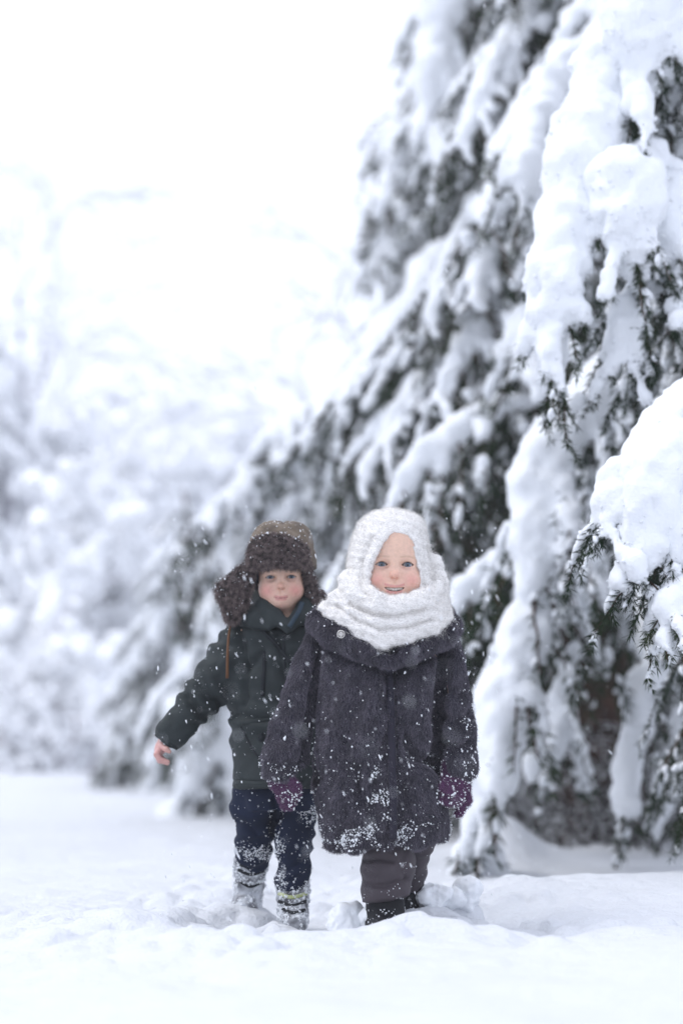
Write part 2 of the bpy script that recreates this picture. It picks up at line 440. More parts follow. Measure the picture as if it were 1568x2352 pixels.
# clods of kicked-up snow beside the footprints
def clod(px, py, Y, rx, rz, seed, label):
    c = W(px, py, Y) - [0, 0, .010]
    F = Field.box(c - [rx * 1.6, rx * 1.6, rz * 1.5], c + [rx * 1.6, rx * 1.6, rz * 1.5], .0045)
    r = np.random.default_rng(seed)
    F.ell(c, (rx, rx * .8, rz))
    for _ in range(5): F.ell(c + r.normal(size=3) * [rx * .5, rx * .4, rz * .5], np.array([.5, .5, .45]) * rx * r.uniform(.7, 1.2), .012)
    V, Fc = F.mesh(1); V = V + vnorm(V, Fc) * (fbm(V, 28, 2, seed)[:, None] * .010 + fbm(V, 95, 3, seed)[:, None] * .004)
    o = obj('snow_clod', mesh_data('snow_clod', V - c, Fc, M_SNOW), None, c)
    tag(o, label, 'snow clod', 'clods of snow kicked up beside the girl')
clod(1073, 2047, 5.98, .032, .04, 1, 'upright knob of snow standing right of the girl\'s rear boot')
clod(990, 2052, 5.96, .055, .034, 2, 'wide lump of snow against the girl\'s rear boot')
clod(1030, 2060, 5.97, .035, .027, 4, 'small rounded snow lump between the wide lump and the upright knob')
clod(800, 2105, 5.82, .05, .045, 3, 'broad clod of snow left of the girl\'s front boot')

# ------------------------------------------------------------------ snow-laden conifers
UP = np.array([0, 0, 1.0])
def make_branch(pts, rs, seed, lb=.45, step=.10, vox=.022, blade=(.045, .007), snowp=.8, hang=.35, tw=1.0, snow_mat=None, needle=M_NEEDLE, frost=.25, dens=1.0, droop=.75, nb=4, lump=.4, hn=4, crumbs=0):
    """one bough: woody spine, hanging sprays of needles, snow lying on it. Returns (branch mesh, snow mesh)"""
    r = np.random.default_rng(seed)
    S0 = np.column_stack([np.asarray(pts, float), rs])
    L = np.linalg.norm(np.diff(S0[:, :3], axis=0), axis=1).sum()
    n = max(8, int(L / step)); S = spline(S0, n); P = S[:, :3]; R = np.maximum(S[:, 3], .006)
    R = R * (1 + lump * vnoise(P, 5.5, seed)); T = unit(np.gradient(P, axis=0)); SD = unit(np.cross(T, UP) + 1e-4)
    wood = [tube(P, np.linspace(.02, .006, n) * tw, 5)]
    caps = []; nodes = []; ndir = []
    for i in range(n - 1):
        ra, rb = R[i] * r.uniform(.8, 1.2), R[i + 1] * r.uniform(.8, 1.2)
        if R[i] > .008: caps.append((P[i] + UP * ra * .45, P[i + 1] + UP * rb * .45, ra, rb))
    for i in range(max(1, int(n * .10)), n):
        t = i / n
        for s in (-1, 1):
            l = lb * (1 - .5 * t) * r.uniform(.55, 1.25)
            d0 = unit(T[i] * .6 + s * SD[i] * r.uniform(.5, 1.0) + UP * r.uniform(-.3, .2))
            u = np.linspace(0, 1, 7)[:, None]
            Q = P[i] + l * (u * d0 - UP * droop * u ** 1.7) + r.normal(size=(7, 3)) * l * .02
            wood.append(tube(Q, np.linspace(.007, .003, 7) * tw, 3))
            if r.random() < snowp:
                k = min(R[i], .055) * r.uniform(.38, .80)
                e = r.integers(3, 8); j0 = r.integers(0, 3)
                for j in range(j0, max(e - 1, j0 + 1)):
                    a, b = k * (1 - .5 * j / 6) * r.uniform(.8, 1.2), k * (1 - .5 * (j + 1) / 6) * r.uniform(.75, 1.15)
                    caps.append((Q[j] + UP * a * .5, Q[j + 1] + UP * b * .5, a, b))
            m = max(5, int(l / .022 * dens)); uu = np.linspace(.05, 1, m)
            N_ = np.stack([np.interp(uu, u[:, 0], Q[:, c]) for c in range(3)], 1)
            tt = unit(np.gradient(N_, axis=0))
            nodes.append(N_); ndir.append(tt)
            for j in range(int(hn * dens * l / .35) + 1):               # hanging twigs
                q = N_[r.integers(1, m)]; hl = l * r.uniform(.2, .5)
                k2 = max(3, int(hl / .022 * dens)); w = np.linspace(0, 1, k2)[:, None]
                dd = unit(d0 * .35 + r.normal(size=3) * .25 - UP * .9)
                H = q + hl * w * dd
                if r.random() < hang * snowp:
                    k = r.uniform(.35, .9) * vox + .006; e = r.uniform(.35, .9)
                    caps.append((q + UP * .004, q + hl * e * dd, k * 1.25, k * .6))
                nodes.append(H); ndir.append(np.repeat(dd[None], k2, 0))
    N_ = np.vstack(nodes); Dn = np.vstack(ndir)
    B = nb; C = np.repeat(N_, B, 0); D = np.repeat(Dn, B, 0)
    dr = unit(D * .75 + r.normal(size=C.shape) * .55 - UP * .25)
    ln = blade[0] * r.uniform(.6, 1.3, len(C))[:, None]; sd = unit(np.cross(dr, r.normal(size=C.shape))) * blade[1] * .5
    V = np.stack([C, C + dr * ln * .45 + sd, C + dr * ln, C + dr * ln * .45 - sd], 1).reshape(-1, 3)
    F = np.arange(len(V)).reshape(-1, 4)
    wv, wf = join(wood)
    bm = mesh_data('branch', np.vstack([V, wv]), np.vstack([F, wf + len(V)]), [needle, M_BARK], False,
                   mi=np.concatenate([np.zeros(len(F)), np.ones(len(wf))]))
    lo = np.min([np.minimum(a, b) - max(c, d) for a, b, c, d in caps], 0) - .05
    hi = np.max([np.maximum(a, b) + max(c, d) for a, b, c, d in caps], 0) + .05
    G = Field.box(lo, hi, vox)
    for a, b, c, d in caps: G.cone(a, b, max(c, vox * .75), max(d, vox * .75), vox * 1.6)
    SV, SF = G.mesh(1)
    SV = SV + vnorm(SV, SF) * ((fbm(SV, 11, 2, seed)[:, None]) * .016 + fbm(SV, 32, 3, seed + 4)[:, None] * .0095)
    if crumbs:                                                           # broken, grainy edges
        NS = vnorm(SV, SF); wq = np.maximum(.004, .15 - NS[:, 2]); ci = r.choice(len(SV), crumbs, p=wq / wq.sum())
        cr = r.uniform(.002, .0065, crumbs); cv, cf = blobs(SV[ci] + NS[ci] * cr[:, None] * .3, np.stack([cr, cr, cr * .8], 1), .35, seed)
    pick = r.random(len(N_)) < frost * .5
    fc = N_[pick]
    if len(fc):
        ax0 = unit(Dn[pick] + .3 * r.normal(size=fc.shape)); ax1 = unit(np.cross(ax0, r.normal(size=fc.shape))); ax2 = np.cross(ax0, ax1)
        rr = r.uniform(.006, .017, len(fc)) * (vox / .02) ** .5
        fv, ff = blobs(fc + UP * .006, np.stack([rr * 2.0, rr, rr], 1), .3, seed, np.stack([ax0, ax1, ax2], 1))
        SV, SF = join([(SV, SF), (fv, ff)])
    if crumbs: SV, SF = join([(SV, SF), (cv, cf)])
    return bm, mesh_data('snow_load', SV, SF, snow_mat or M_SNOW)
PROTO = {}; PLEN = {}
def protos(key, **kw):
    L = []
    for s in range(5):
        r = np.random.default_rng(100 + s + len(PROTO) * 10); PL = kw.get('length', 1.5)
        u = np.linspace(0, 1, 6); dr = (.35, .55, .75, .95, .6)[s]
        pts = np.stack([PL * u, .10 * np.sin(u * 3 + s), .10 * np.sin(u * 3) - dr * PL * u ** 1.6], 1)
        rad = kw.get('snow', .07) * np.array([.3, .8, 1.1, 1.0, .85, .45]) * r.uniform(.85, 1.15, 6)
        a = {k: v for k, v in kw.items() if k not in ('snow', 'length')}
        L.append(make_branch(pts, rad, 40 + s + len(PROTO) * 9, **a))
    PROTO[key] = L; PLEN[key] = kw.get('length', 1.5)
protos('heavy', snow=.075, lb=.5, step=.10, vox=.020, blade=(.05, .008), snowp=.7, frost=.14, dens=1.1, hang=.25)
protos('inner', snow=.026, lb=.5, step=.09, vox=.018, blade=(.05, .008), snowp=.4, frost=.20, dens=1.2, hang=.25)
protos('dark', snow=.014, lb=.5, step=.09, vox=.018, blade=(.05, .008), snowp=.15, frost=.10, dens=1.2, hang=.2)
protos('laden', snow=.09, lb=.55, step=.10, vox=.021, blade=(.055, .009), snowp=.8, frost=.2, dens=.9, droop=1.0, hang=.35)
protos('long', length=2.3, snow=.08, lb=.6, step=.11, vox=.024, blade=(.06, .010), snowp=.8, frost=.25, dens=.8, droop=1.0, hang=.4)
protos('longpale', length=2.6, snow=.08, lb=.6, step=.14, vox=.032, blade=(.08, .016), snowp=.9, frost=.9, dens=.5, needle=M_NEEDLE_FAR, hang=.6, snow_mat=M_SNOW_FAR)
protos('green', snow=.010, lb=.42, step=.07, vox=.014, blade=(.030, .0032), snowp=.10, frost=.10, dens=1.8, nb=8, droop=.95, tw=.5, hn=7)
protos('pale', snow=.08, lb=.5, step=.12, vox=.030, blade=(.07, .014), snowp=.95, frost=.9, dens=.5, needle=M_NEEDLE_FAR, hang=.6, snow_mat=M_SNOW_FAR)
def add_branch(tree, me, snow, loc=(0, 0, 0), rot=(0, 0, 0), sc=1.0):
    b = obj('branch', me, tree, loc); b.rotation_euler = rot; b.scale = (sc, sc, sc)
    s = tag(obj('snow_load', snow, b), kind='stuff'); return b
def conifer(name, base, H, R0, nb, key, seed, label, z0=.35, az=None, trunk_r=.13, mixin=None, group=None, lean=(0, 0), ex=.8, pitch=(-.15, .2)):
    base = np.array(base, float)
    t = empty(name, base, label, 'tree', group)
    r = np.random.default_rng(seed)
    u = np.linspace(0, 1, 14); P = np.stack([lean[0] * u, lean[1] * u, H * u - .3 * (u == 0)], 1) + r.normal(size=(14, 3)) * [.012, .012, 0]
    V, F = tube(P, trunk_r * (1 - .93 * u) * (1 + .35 * (u < .05)), 14)
    V = V + vnorm(V, F) * (fbm(V * [1, 1, .25], 14, 3, seed)[:, None] * .02)
    obj('trunk', mesh_data('trunk', V, F, M_BARK), t)
    for i in range(nb):
        w = (i + r.random() * .6) / nb
        z = z0 + (H - z0) * w ** 1.15
        if z > H - .08: continue
        l = R0 * (1 - z / H) ** ex * r.uniform(.75, 1.15) + .12
        a = i * 2.39996 + r.normal() * .3
        if az is not None: a = az[0] + (az[1] - az[0]) * r.random()
        k = key if (mixin is None or r.random() > mixin[1]) else mixin[0]
        me, sn = PROTO[k][r.integers(0, 5)]
        add_branch(t, me, sn, (lean[0] * z / H, lean[1] * z / H, z), (r.normal() * .08, r.uniform(*pitch), a), l / (PLEN[k] * 1.03))
    return t
def hero(tree, pts, rs, seed, **kw):
    b = np.array(tree.location); Q = np.array([p - b for p in pts])
    me, sn = make_branch(Q, rs, seed, **kw); add_branch(tree, me, sn)

# the near tree on the right: its trunk stands beyond the picture's edge
DX, DY = 1.95, 7.7
tD = conifer('snowy_spruce', (DX, DY, ground_z(DX, DY)), 6.6, 1.3, 64, 'green', 3, 'nearest snow-laden spruce reaching in from the right with sharp dark green sprays', az=(2.0, 4.2), z0=1.0, mixin=('heavy', .25))
def tD_at(z): return np.array([DX, DY, z])
fine = dict(vox=.0135, blade=(.028, .0030), dens=2.0, frost=.10, step=.07, nb=8, tw=.5, hang=.2, hn=8, crumbs=1100)
hero(tD, [tD_at(3.9), W(1640, -120, 7.3), W(1540, -20, 7.0), W(1490, 80, 6.9), W(1470, 190, 6.9)], [.05, .10, .125, .12, .05], 1, lb=.34, **fine)
hero(tD, [tD_at(3.6), W(1580, -40, 7.4), W(1450, 60, 7.2), W(1405, 170, 7.05), W(1365, 300, 6.95), W(1325, 440, 6.9), W(1290, 570, 6.85), W(1268, 680, 6.8), W(1262, 780, 6.8), W(1276, 850, 6.8)],
     [.03, .05, .06, .092, .095, .082, .075, .065, .045, .012], 2, lb=.24, droop=.9, **fine)
hero(tD, [tD_at(3.1), W(1600, 330, 7.2), W(1500, 375, 6.95), W(1440, 425, 6.85), W(1440, 510, 6.8), W(1468, 630, 6.8)], [.02, .03, .04, .075, .08, .03], 5, lb=.25, **fine)
hero(tD, [tD_at(3.0), W(1640, 400, 7.2), W(1545, 460, 6.95), W(1515, 520, 6.9), W(1540, 610, 6.9)], [.02, .03, .05, .055, .03], 6, lb=.25, **fine)
hero(tD, [tD_at(2.8), W(1600, 590, 7.1), W(1500, 640, 6.95), W(1445, 710, 6.9), W(1425, 820, 6.85)], [.01, .015, .02, .036, .014], 7, lb=.28, **fine)
hero(tD, [tD_at(2.75), W(1650, 560, 7.3), W(1560, 660, 7.2), W(1530, 760, 7.15)], [.01, .012, .016, .010], 8, lb=.4, **fine)
hero(tD, [tD_at(3.5), W(1650, 120, 7.3), W(1560, 200, 7.2), W(1510, 300, 7.2), W(1500, 380, 7.2)], [.01, .012, .012, .012, .01], 9, lb=.35, **fine)
hero(tD, [tD_at(2.6), W(1700, 700, 8.3), W(1560, 785, 8.6), W(1450, 870, 8.6), W(1350, 955, 8.5), W(1275, 1035, 8.45), W(1240, 1150, 8.4), W(1228, 1300, 8.35), W(1212, 1420, 8.35)],
     [.04, .06, .075, .085, .088, .085, .082, .078, .05], 10, lb=.5, vox=.02, blade=(.045, .007), dens=1.2, frost=.35, droop=1.0, snowp=.6)
hero(tD, [tD_at(1.95), W(1680, 880, 6.7), W(1575, 960, 6.45), W(1480, 1060, 6.3), W(1410, 1140, 6.25), W(1388, 1215, 6.2)], [.04, .05, .055, .055, .048, .02], 11, lb=.22, **fine)
hero(tD, [tD_at(1.9), W(1700, 930, 6.6), W(1600, 1000, 6.35), W(1530, 1090, 6.25), W(1492, 1200, 6.2), W(1478, 1320, 6.15)], [.05, .06, .07, .072, .06, .02], 12, lb=.22, **fine)
hero(tD, [tD_at(1.8), W(1680, 1040, 6.5), W(1590, 1110, 6.3), W(1555, 1200, 6.2), W(1550, 1300, 6.15)], [.04, .05, .06, .055, .02], 13, lb=.22, **fine)
hero(tD, [tD_at(1.3), W(1660, 1330, 6.4), W(1575, 1365, 6.2), W(1535, 1400, 6.1), W(1522, 1455, 6.1)], [.02, .03, .034, .03, .012], 14, lb=.18, **fine)

# the big tree whose dark red-brown trunk shows low on the right
AX, AY = W(1368, 1900, 10.5)[0], 10.5
tA = conifer('snowy_spruce', (AX, AY, ground_z(AX, AY)), 6.2, 2.1, 130, 'heavy', 4, 'big snowy spruce behind the girl with its reddish trunk showing low down', z0=2.2, mixin=('inner', .35), trunk_r=.15, ex=1.1, pitch=(.0, .4))
def tA_at(z): return np.array([AX, AY, z])
mid = dict(vox=.020, blade=(.05, .008), dens=1.1, frost=.2, snowp=.7)
hero(tA, [tA_at(1.9), W(1310, 1290, 9.2), W(1240, 1400, 8.5), W(1195, 1520, 8.3), W(1165, 1620, 8.3), W(1140, 1740, 8.3), W(1116, 1850, 8.3), W(1098, 1935, 8.35)],
     [.04, .06, .085, .085, .08, .08, .085, .06], 20, lb=.4, droop=1.0, **mid)
hero(tA, [tA_at(2.4), W(1240, 905, 9.8), W(1130, 942, 9.6), W(1040, 1008, 9.5), W(960, 1082, 9.4), W(905, 1155, 9.4)], [.02, .025, .045, .05, .048, .03], 21, lb=.42, **mid)
hero(tA, [tA_at(1.6), W(1205, 1245, 9.2), W(1110, 1322, 9.0), W(1045, 1400, 8.9), W(1012, 1470, 8.9)], [.02, .03, .045, .045, .025], 22, lb=.42, **mid)
hero(tA, [tA_at(4.1), W(1320, 80, 10), W(1240, 200, 9.8), W(1180, 290, 9.7), W(1150, 400, 9.6), W(1112, 500, 9.5)], [.02, .03, .045, .05, .045, .03], 23, lb=.36, **mid)
hero(tA, [tA_at(4.2), W(1400, 50, 9.6), W(1295, 175, 9.2), W(1222, 310, 9.0), W(1208, 420, 8.9), W(1240, 470, 8.9)], [.03, .05, .06, .06, .085, .03], 24, lb=.34, **mid)
hero(tA, [tA_at(1.8), W(1505, 1470, 9.0), W(1485, 1570, 8.8), W(1448, 1740, 8.7), W(1425, 1900, 8.7)], [.03, .05, .052, .045, .036], 25, lb=.2, droop=1.0, **mid)
hero(tA, [tA_at(2.0), W(1335, 1420, 9.5), W(1295, 1560, 9.3), W(1285, 1720, 9.3)], [.02, .026, .03, .02], 26, lb=.32, droop=1.0, **mid)
hero(tA, [tA_at(1.7), W(1560, 1500, 9.6), W(1600, 1620, 9.3), W(1590, 1780, 9.2)], [.03, .045, .05, .03], 27, lb=.4, **mid)
hero(tA, [tA_at(3.3), W(1300, 620, 9.8), W(1230, 720, 9.5), W(1200, 830, 9.4)], [.02, .03, .04, .02], 28, lb=.4, **mid)

# the tall one behind, whose outline falls away to the left
BX, BTY = W(1165, 1800, 15)[0], 15.0
tB = conifer('snowy_spruce', (BX, BTY, ground_z(BX, BTY)), 6.6, 2.9, 190, 'long', 6, 'tall wide-skirted white spruce behind the children sloping down to the left', z0=.35, mixin=('laden', .5), trunk_r=.14, ex=1.25, pitch=(.0, .35))
def tB_at(z): return np.array([BX, BTY, z])
far = dict(vox=.025, blade=(.06, .011), dens=.7, frost=.25)
hero(tB, [tB_at(3.6), W(1100, 592, 13), W(1000, 668, 12.7), W(925, 775, 12.5), W(875, 880, 12.3), W(848, 1000, 12.2)], [.05, .07, .11, .115, .11, .06], 30, lb=.6, **far)
hero(tB, [tB_at(3.5), W(1130, 600, 12.8), W(1115, 680, 12.6), W(1105, 760, 12.6)], [.04, .06, .07, .03], 31, lb=.4, **far)
hero(tB, [tB_at(5.2), W(1215, -30, 13), W(1150, 150, 12.8), W(1065, 240, 12.6), W(1005, 330, 12.5)], [.05, .07, .075, .075, .05], 32, lb=.5, **far)
hero(tB, [tB_at(5.6), W(1040, -40, 13.6), W(1005, 120, 13.4), W(980, 290, 13.3)], [.06, .09, .095, .05], 33, lb=.5, **far)
hero(tB, [tB_at(4.4), W(1000, 200, 14), W(930, 330, 13.7), W(885, 470, 13.6)], [.06, .07, .075, .05], 34, lb=.5, **far)

thin = dict(vox=.022, blade=(.06, .011), dens=.6, frost=.35, hang=.5)
hero(tB, [tB_at(3.0), W(1000, 740, 14.2), W(830, 880, 13.8), W(690, 955, 13.5), W(610, 1020, 13.4), W(535, 1115, 13.3)], [.03, .04, .05, .05, .04, .02], 35, lb=.5, **thin)
hero(tB, [tB_at(2.5), W(930, 930, 14.0), W(760, 1030, 13.6), W(610, 1105, 13.4), W(500, 1170, 13.3), W(425, 1235, 13.3)], [.03, .045, .055, .05, .04, .02], 36, lb=.55, **thin)
hero(tB, [tB_at(2.1), W(880, 1050, 13.8), W(720, 1150, 13.4), W(570, 1235, 13.3), W(455, 1330, 13.2)], [.04, .055, .06, .05, .02], 37, lb=.55, **thin)
hero(tB, [tB_at(3.3), W(1000, 690, 14.0), W(860, 800, 13.7), W(770, 900, 13.5), W(735, 1000, 13.5)], [.04, .06, .07, .06, .03], 38, lb=.5, **thin)
hero(tB, [tB_at(1.7), W(860, 1200, 13.8), W(680, 1310, 13.5), W(540, 1420, 13.3), W(480, 1520, 13.3)], [.04, .055, .06, .05, .02], 39, lb=.55, **thin)

# the tree that closes the gap behind, to the right
tE = conifer('snowy_spruce', (1.62, 12.9, ground_z(1.62, 12.9)), 6.6, 1.8, 120, 'dark', 8, 'dark spruce in the shade straight behind the big one', z0=.3, mixin=('inner', .4), trunk_r=.15)
# ------------------------------------------------------------------ bare broadleaf trees, bushes and undergrowth behind
def bare_tree(seed, H, spread, trunk_r, levels=4, snow=1.0, stems=1, up=.55, kids=(3, 4)):
    """trunk and limbs, twigs, snow lying along them: three meshes"""
    r = np.random.default_rng(seed)
    big, small, caps = [], [], []
    def grow(p, d, l, rad, lev):
        n = 6; Q = [p]; dd = d
        for i in range(n - 1):
            dd = unit(dd + r.normal(size=3) * .16 + UP * (.05 if lev < 2 else -.04)); Q.append(Q[-1] + dd * l / (n - 1))
        Q = np.array(Q)
        (big if lev < 2 else small).append(tube(Q, np.linspace(rad, rad * .45, n), 7 if lev < 2 else 4))
        if lev >= 1 and snow > 0:
            for i in range(n - 1):
                if r.random() < .8:
                    k = snow * (.028 + .5 * rad) * r.uniform(.7, 1.5); m = (Q[i] + Q[i + 1]) / 2
                    caps.append((m + UP * k * .6, Q[i + 1] - Q[i], k))
        if lev < levels:
            for i in range(r.integers(kids[0], kids[1] + 1) + (2 if lev == 0 else 0)):
                t = r.uniform(.35 if lev == 0 else .2, 1.0); q = Q[min(n - 1, int(t * n))]
                a = unit(np.cross(dd, r.normal(size=3)))
                nd = unit(dd * up + a * spread + UP * .12)
                grow(q, nd, l * r.uniform(.45, .7), rad * .5, lev + 1)
    for s in range(stems):
        a = r.uniform(0, 6.28)
        d = unit(np.array([math.cos(a) * .5, math.sin(a) * .5, 1.0])) if stems > 1 else UP
        grow(np.array([0, 0, -.15]) + (np.array([math.cos(a), math.sin(a), 0]) * r.uniform(0, .5) if stems > 1 else 0), d, H * .5 * r.uniform(.8, 1.1), trunk_r, 0 if stems == 1 else 1)
    C = np.array([c[0] for c in caps]); D = np.array([c[1] for c in caps]); K = np.array([c[2] for c in caps])
    a0 = unit(D); a1 = unit(np.cross(a0, UP + 1e-3)); a2 = np.cross(a0, a1)
    sv, sf = blobs(C, np.stack([np.linalg.norm(D, axis=1) * .62, K, K], 1), .3, seed, np.stack([a0, a1, a2], 1))
    return big, small, (sv, sf)
BARE = {}
def bare_proto(key, mat_, **kw):
    L = []
    for s in range(3):
        b, sm, (sv, sf) = bare_tree(60 + s + 7 * len(BARE), **kw)
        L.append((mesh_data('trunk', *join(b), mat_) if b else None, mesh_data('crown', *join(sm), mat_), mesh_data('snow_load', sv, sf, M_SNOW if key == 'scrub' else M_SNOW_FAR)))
    BARE[key] = L
bare_proto('wood', M_TWIG, H=5.0, spread=.75, trunk_r=.085, levels=4, snow=3.4)
bare_proto('bush', M_BROWN, H=2.0, spread=.7, trunk_r=.022, levels=4, snow=.7, stems=13)
bare_proto('scrub', M_SCRUB, H=1.1, spread=.8, trunk_r=.012, levels=4, snow=.05, stems=18)
bare_proto('tall', M_TALL, H=9.0, spread=.6, trunk_r=.10, levels=4, snow=1.0, up=.75)
def bare(key, i, name, x, y, sc, rot, label, cat, group):
    t = empty(name, (x, y, ground_z(x, y) - .02), label, cat, group)
    t.rotation_euler = (0, 0, rot); t.scale = (sc, sc, sc)
    for nm, me in zip(('trunk', 'crown', 'snow_load'), BARE[key][i]):
        if me: tag(obj(nm, me, t), kind='stuff' if nm == 'snow_load' else None)
    return t
WG = 'white snow-covered woodland behind the clearing'
def wd(px, Y): return W(px, 1790, Y)[0], Y
LBL = [
    (-40, 30, 1.5, 'snow-caked broadleaf tree at the left edge of the clearing'),
    (95, 36, 1.5, 'snow-caked tree rising behind the brown bush on the left'),
    (215, 29, 1.1, 'low snow-caked tree just right of the brown bush'),
    (300, 40, 1.4, 'far snow-caked tree in the gap left of the young spruce'),
    (395, 46, 1.5, 'farthest snow-caked tree showing over the top of the young spruce'),
    (500, 34, 1.15, 'snow-caked tree just right of the young spruce'),
    (585, 42, 1.3, 'far snow-caked tree behind the boy\'s outstretched arm'),
    (20, 24, .85, 'small snow-caked tree nearest the left edge of the picture'),
    (170, 50, 2.0, 'tallest faint white tree fading into the haze on the left'),
    (330, 26, .7, 'small snow-caked tree left of the young spruce'),
    (660, 38, 1.2, 'snow-caked tree hidden mostly behind the boy'),
]
for k, (px, Y, sc, lb) in enumerate(LBL):
    bare('wood', k % 3, 'snowy_tree', *wd(px, Y), sc, k * 1.9, lb, 'tree', WG)
for k, (px, Y, sc, lb) in enumerate([(95, 22.5, 1.0, 'brown twiggy bush at the far edge of the snow on the left'), (225, 24.5, .95, 'paler twiggy bush right of the brown one'),
                                   (-25, 24, 1.1, 'twiggy bush cut by the left edge of the picture')]):
    bare('bush', k % 3, 'twiggy_bush', *wd(px, Y), sc, k * 2.1, lb, 'bush', 'twiggy bushes at the edge of the clearing')
for k, (px, Y, sc, lb) in enumerate([(1290, 10.6, 1.0, 'dark leafless scrub left of the reddish trunk'), (1215, 11.2, .9, 'dark scrub behind the snow mound under the big spruce'),
                                   (1480, 10.4, .9, 'tangled dark scrub right of the reddish trunk'), (1555, 9.9, .8, 'tangled dark scrub at the right edge of the picture'),
                                   (1420, 12.0, 1.2, 'dark scrub straight behind the reddish trunk')]):
    bare('scrub', k % 3, 'leafless_scrub', *wd(px, Y), sc, k * 2.7, lb, 'scrub', 'leafless scrub in the shade of the big spruce')
x, y = wd(900, 21)
bt = bare('tall', 0, 'bare_tree', x, y, .76, .6, 'tall thin leafless tree standing up behind the white spruce', 'tree', None)
x, y = wd(40, 27)
bare('tall', 2, 'bare_tree', x, y, 1.12, 1.2, 'tall frosted leafless tree rising at the left edge of the picture', 'tree', None)
x, y = wd(190, 33)
bare('tall', 1, 'bare_tree', x, y, .98, 4.0, 'frosted leafless tree fading into the white right of the tall left one', 'tree', None)
x, y = wd(405, 34)
bare('tall', 1, 'bare_tree', x, y, .68, 2.2, 'thin leafless treetop alone against the white sky on the left', 'tree', None)

x, y = wd(420, 19)
conifer('young_spruce', (x, y, ground_z(x, y)), 2.3, .85, 46, 'laden', 15, 'young spruce bowed under snow at the far edge behind the boy\'s hand', z0=.12, trunk_r=.05, mixin=('inner', .45))
x, y = wd(560, 17.5)
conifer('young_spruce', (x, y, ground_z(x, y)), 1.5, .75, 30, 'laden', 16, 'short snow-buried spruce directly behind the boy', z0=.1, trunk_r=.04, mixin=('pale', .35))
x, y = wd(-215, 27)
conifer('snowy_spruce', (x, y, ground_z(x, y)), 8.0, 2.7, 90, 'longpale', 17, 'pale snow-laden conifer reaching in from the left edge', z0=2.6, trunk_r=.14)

# ------------------------------------------------------------------ the snowy air
def haze_box(lo, hi, dens):
    V = np.array([[x, y, z] for x in (lo[0], hi[0]) for y in (lo[1], hi[1]) for z in (lo[2], hi[2])], float)
    F = np.array([[0, 1, 3, 2], [4, 6, 7, 5], [0, 4, 5, 1], [2, 3, 7, 6], [0, 2, 6, 4], [1, 5, 7, 3]])
    m = bpy.data.materials.new('haze'); m.use_nodes = True; t = m.node_tree; t.nodes.clear()
    o = t.nodes.new('ShaderNodeOutputMaterial'); v = t.nodes.new('ShaderNodeVolumePrincipled')
    v.inputs['Color'].default_value = (.97, .98, 1, 1); v.inputs['Density'].default_value = dens
    t.links.new(v.outputs[0], o.inputs['Volume'])
    tag(obj('haze', mesh_data('haze', V, F, m, False)), 'thin white snowy haze filling the air of the clearing', None, None, 'stuff')
haze_box((-170, -30, GH.min() - 1), (170, 205, 12), .0020)
# ------------------------------------------------------------------ people: tools
def smin(a, b, k):
    h = np.maximum(k - np.abs(a - b), 0) / k; return np.minimum(a, b) - h * h * k * .25
def smax(a, b, k): return -smin(-a, -b, k)
def E(x, y, z, c, r):
    x, y, z = x - c[0], y - c[1], z - c[2]
    k0 = np.sqrt((x / r[0]) ** 2 + (y / r[1]) ** 2 + (z / r[2]) ** 2)
    k1 = np.sqrt((x / r[0] ** 2) ** 2 + (y / r[1] ** 2) ** 2 + (z / r[2] ** 2) ** 2)
    return k0 * (k0 - 1) / np.maximum(k1, 1e-6)
def Cp(x, y, z, a, b, ra, rb):
    a, b = np.array(a, float), np.array(b, float); ab = b - a; L = max(ab @ ab, 1e-12)
    t = np.clip(((x - a[0]) * ab[0] + (y - a[1]) * ab[1] + (z - a[2]) * ab[2]) / L, 0, 1)
    return np.sqrt((x - a[0] - t * ab[0]) ** 2 + (y - a[1] - t * ab[1]) ** 2 + (z - a[2] - t * ab[2]) ** 2) - (ra + (rb - ra) * t)
EYE = np.array([.030, .0150, 0.0]); EYE_R = .0122
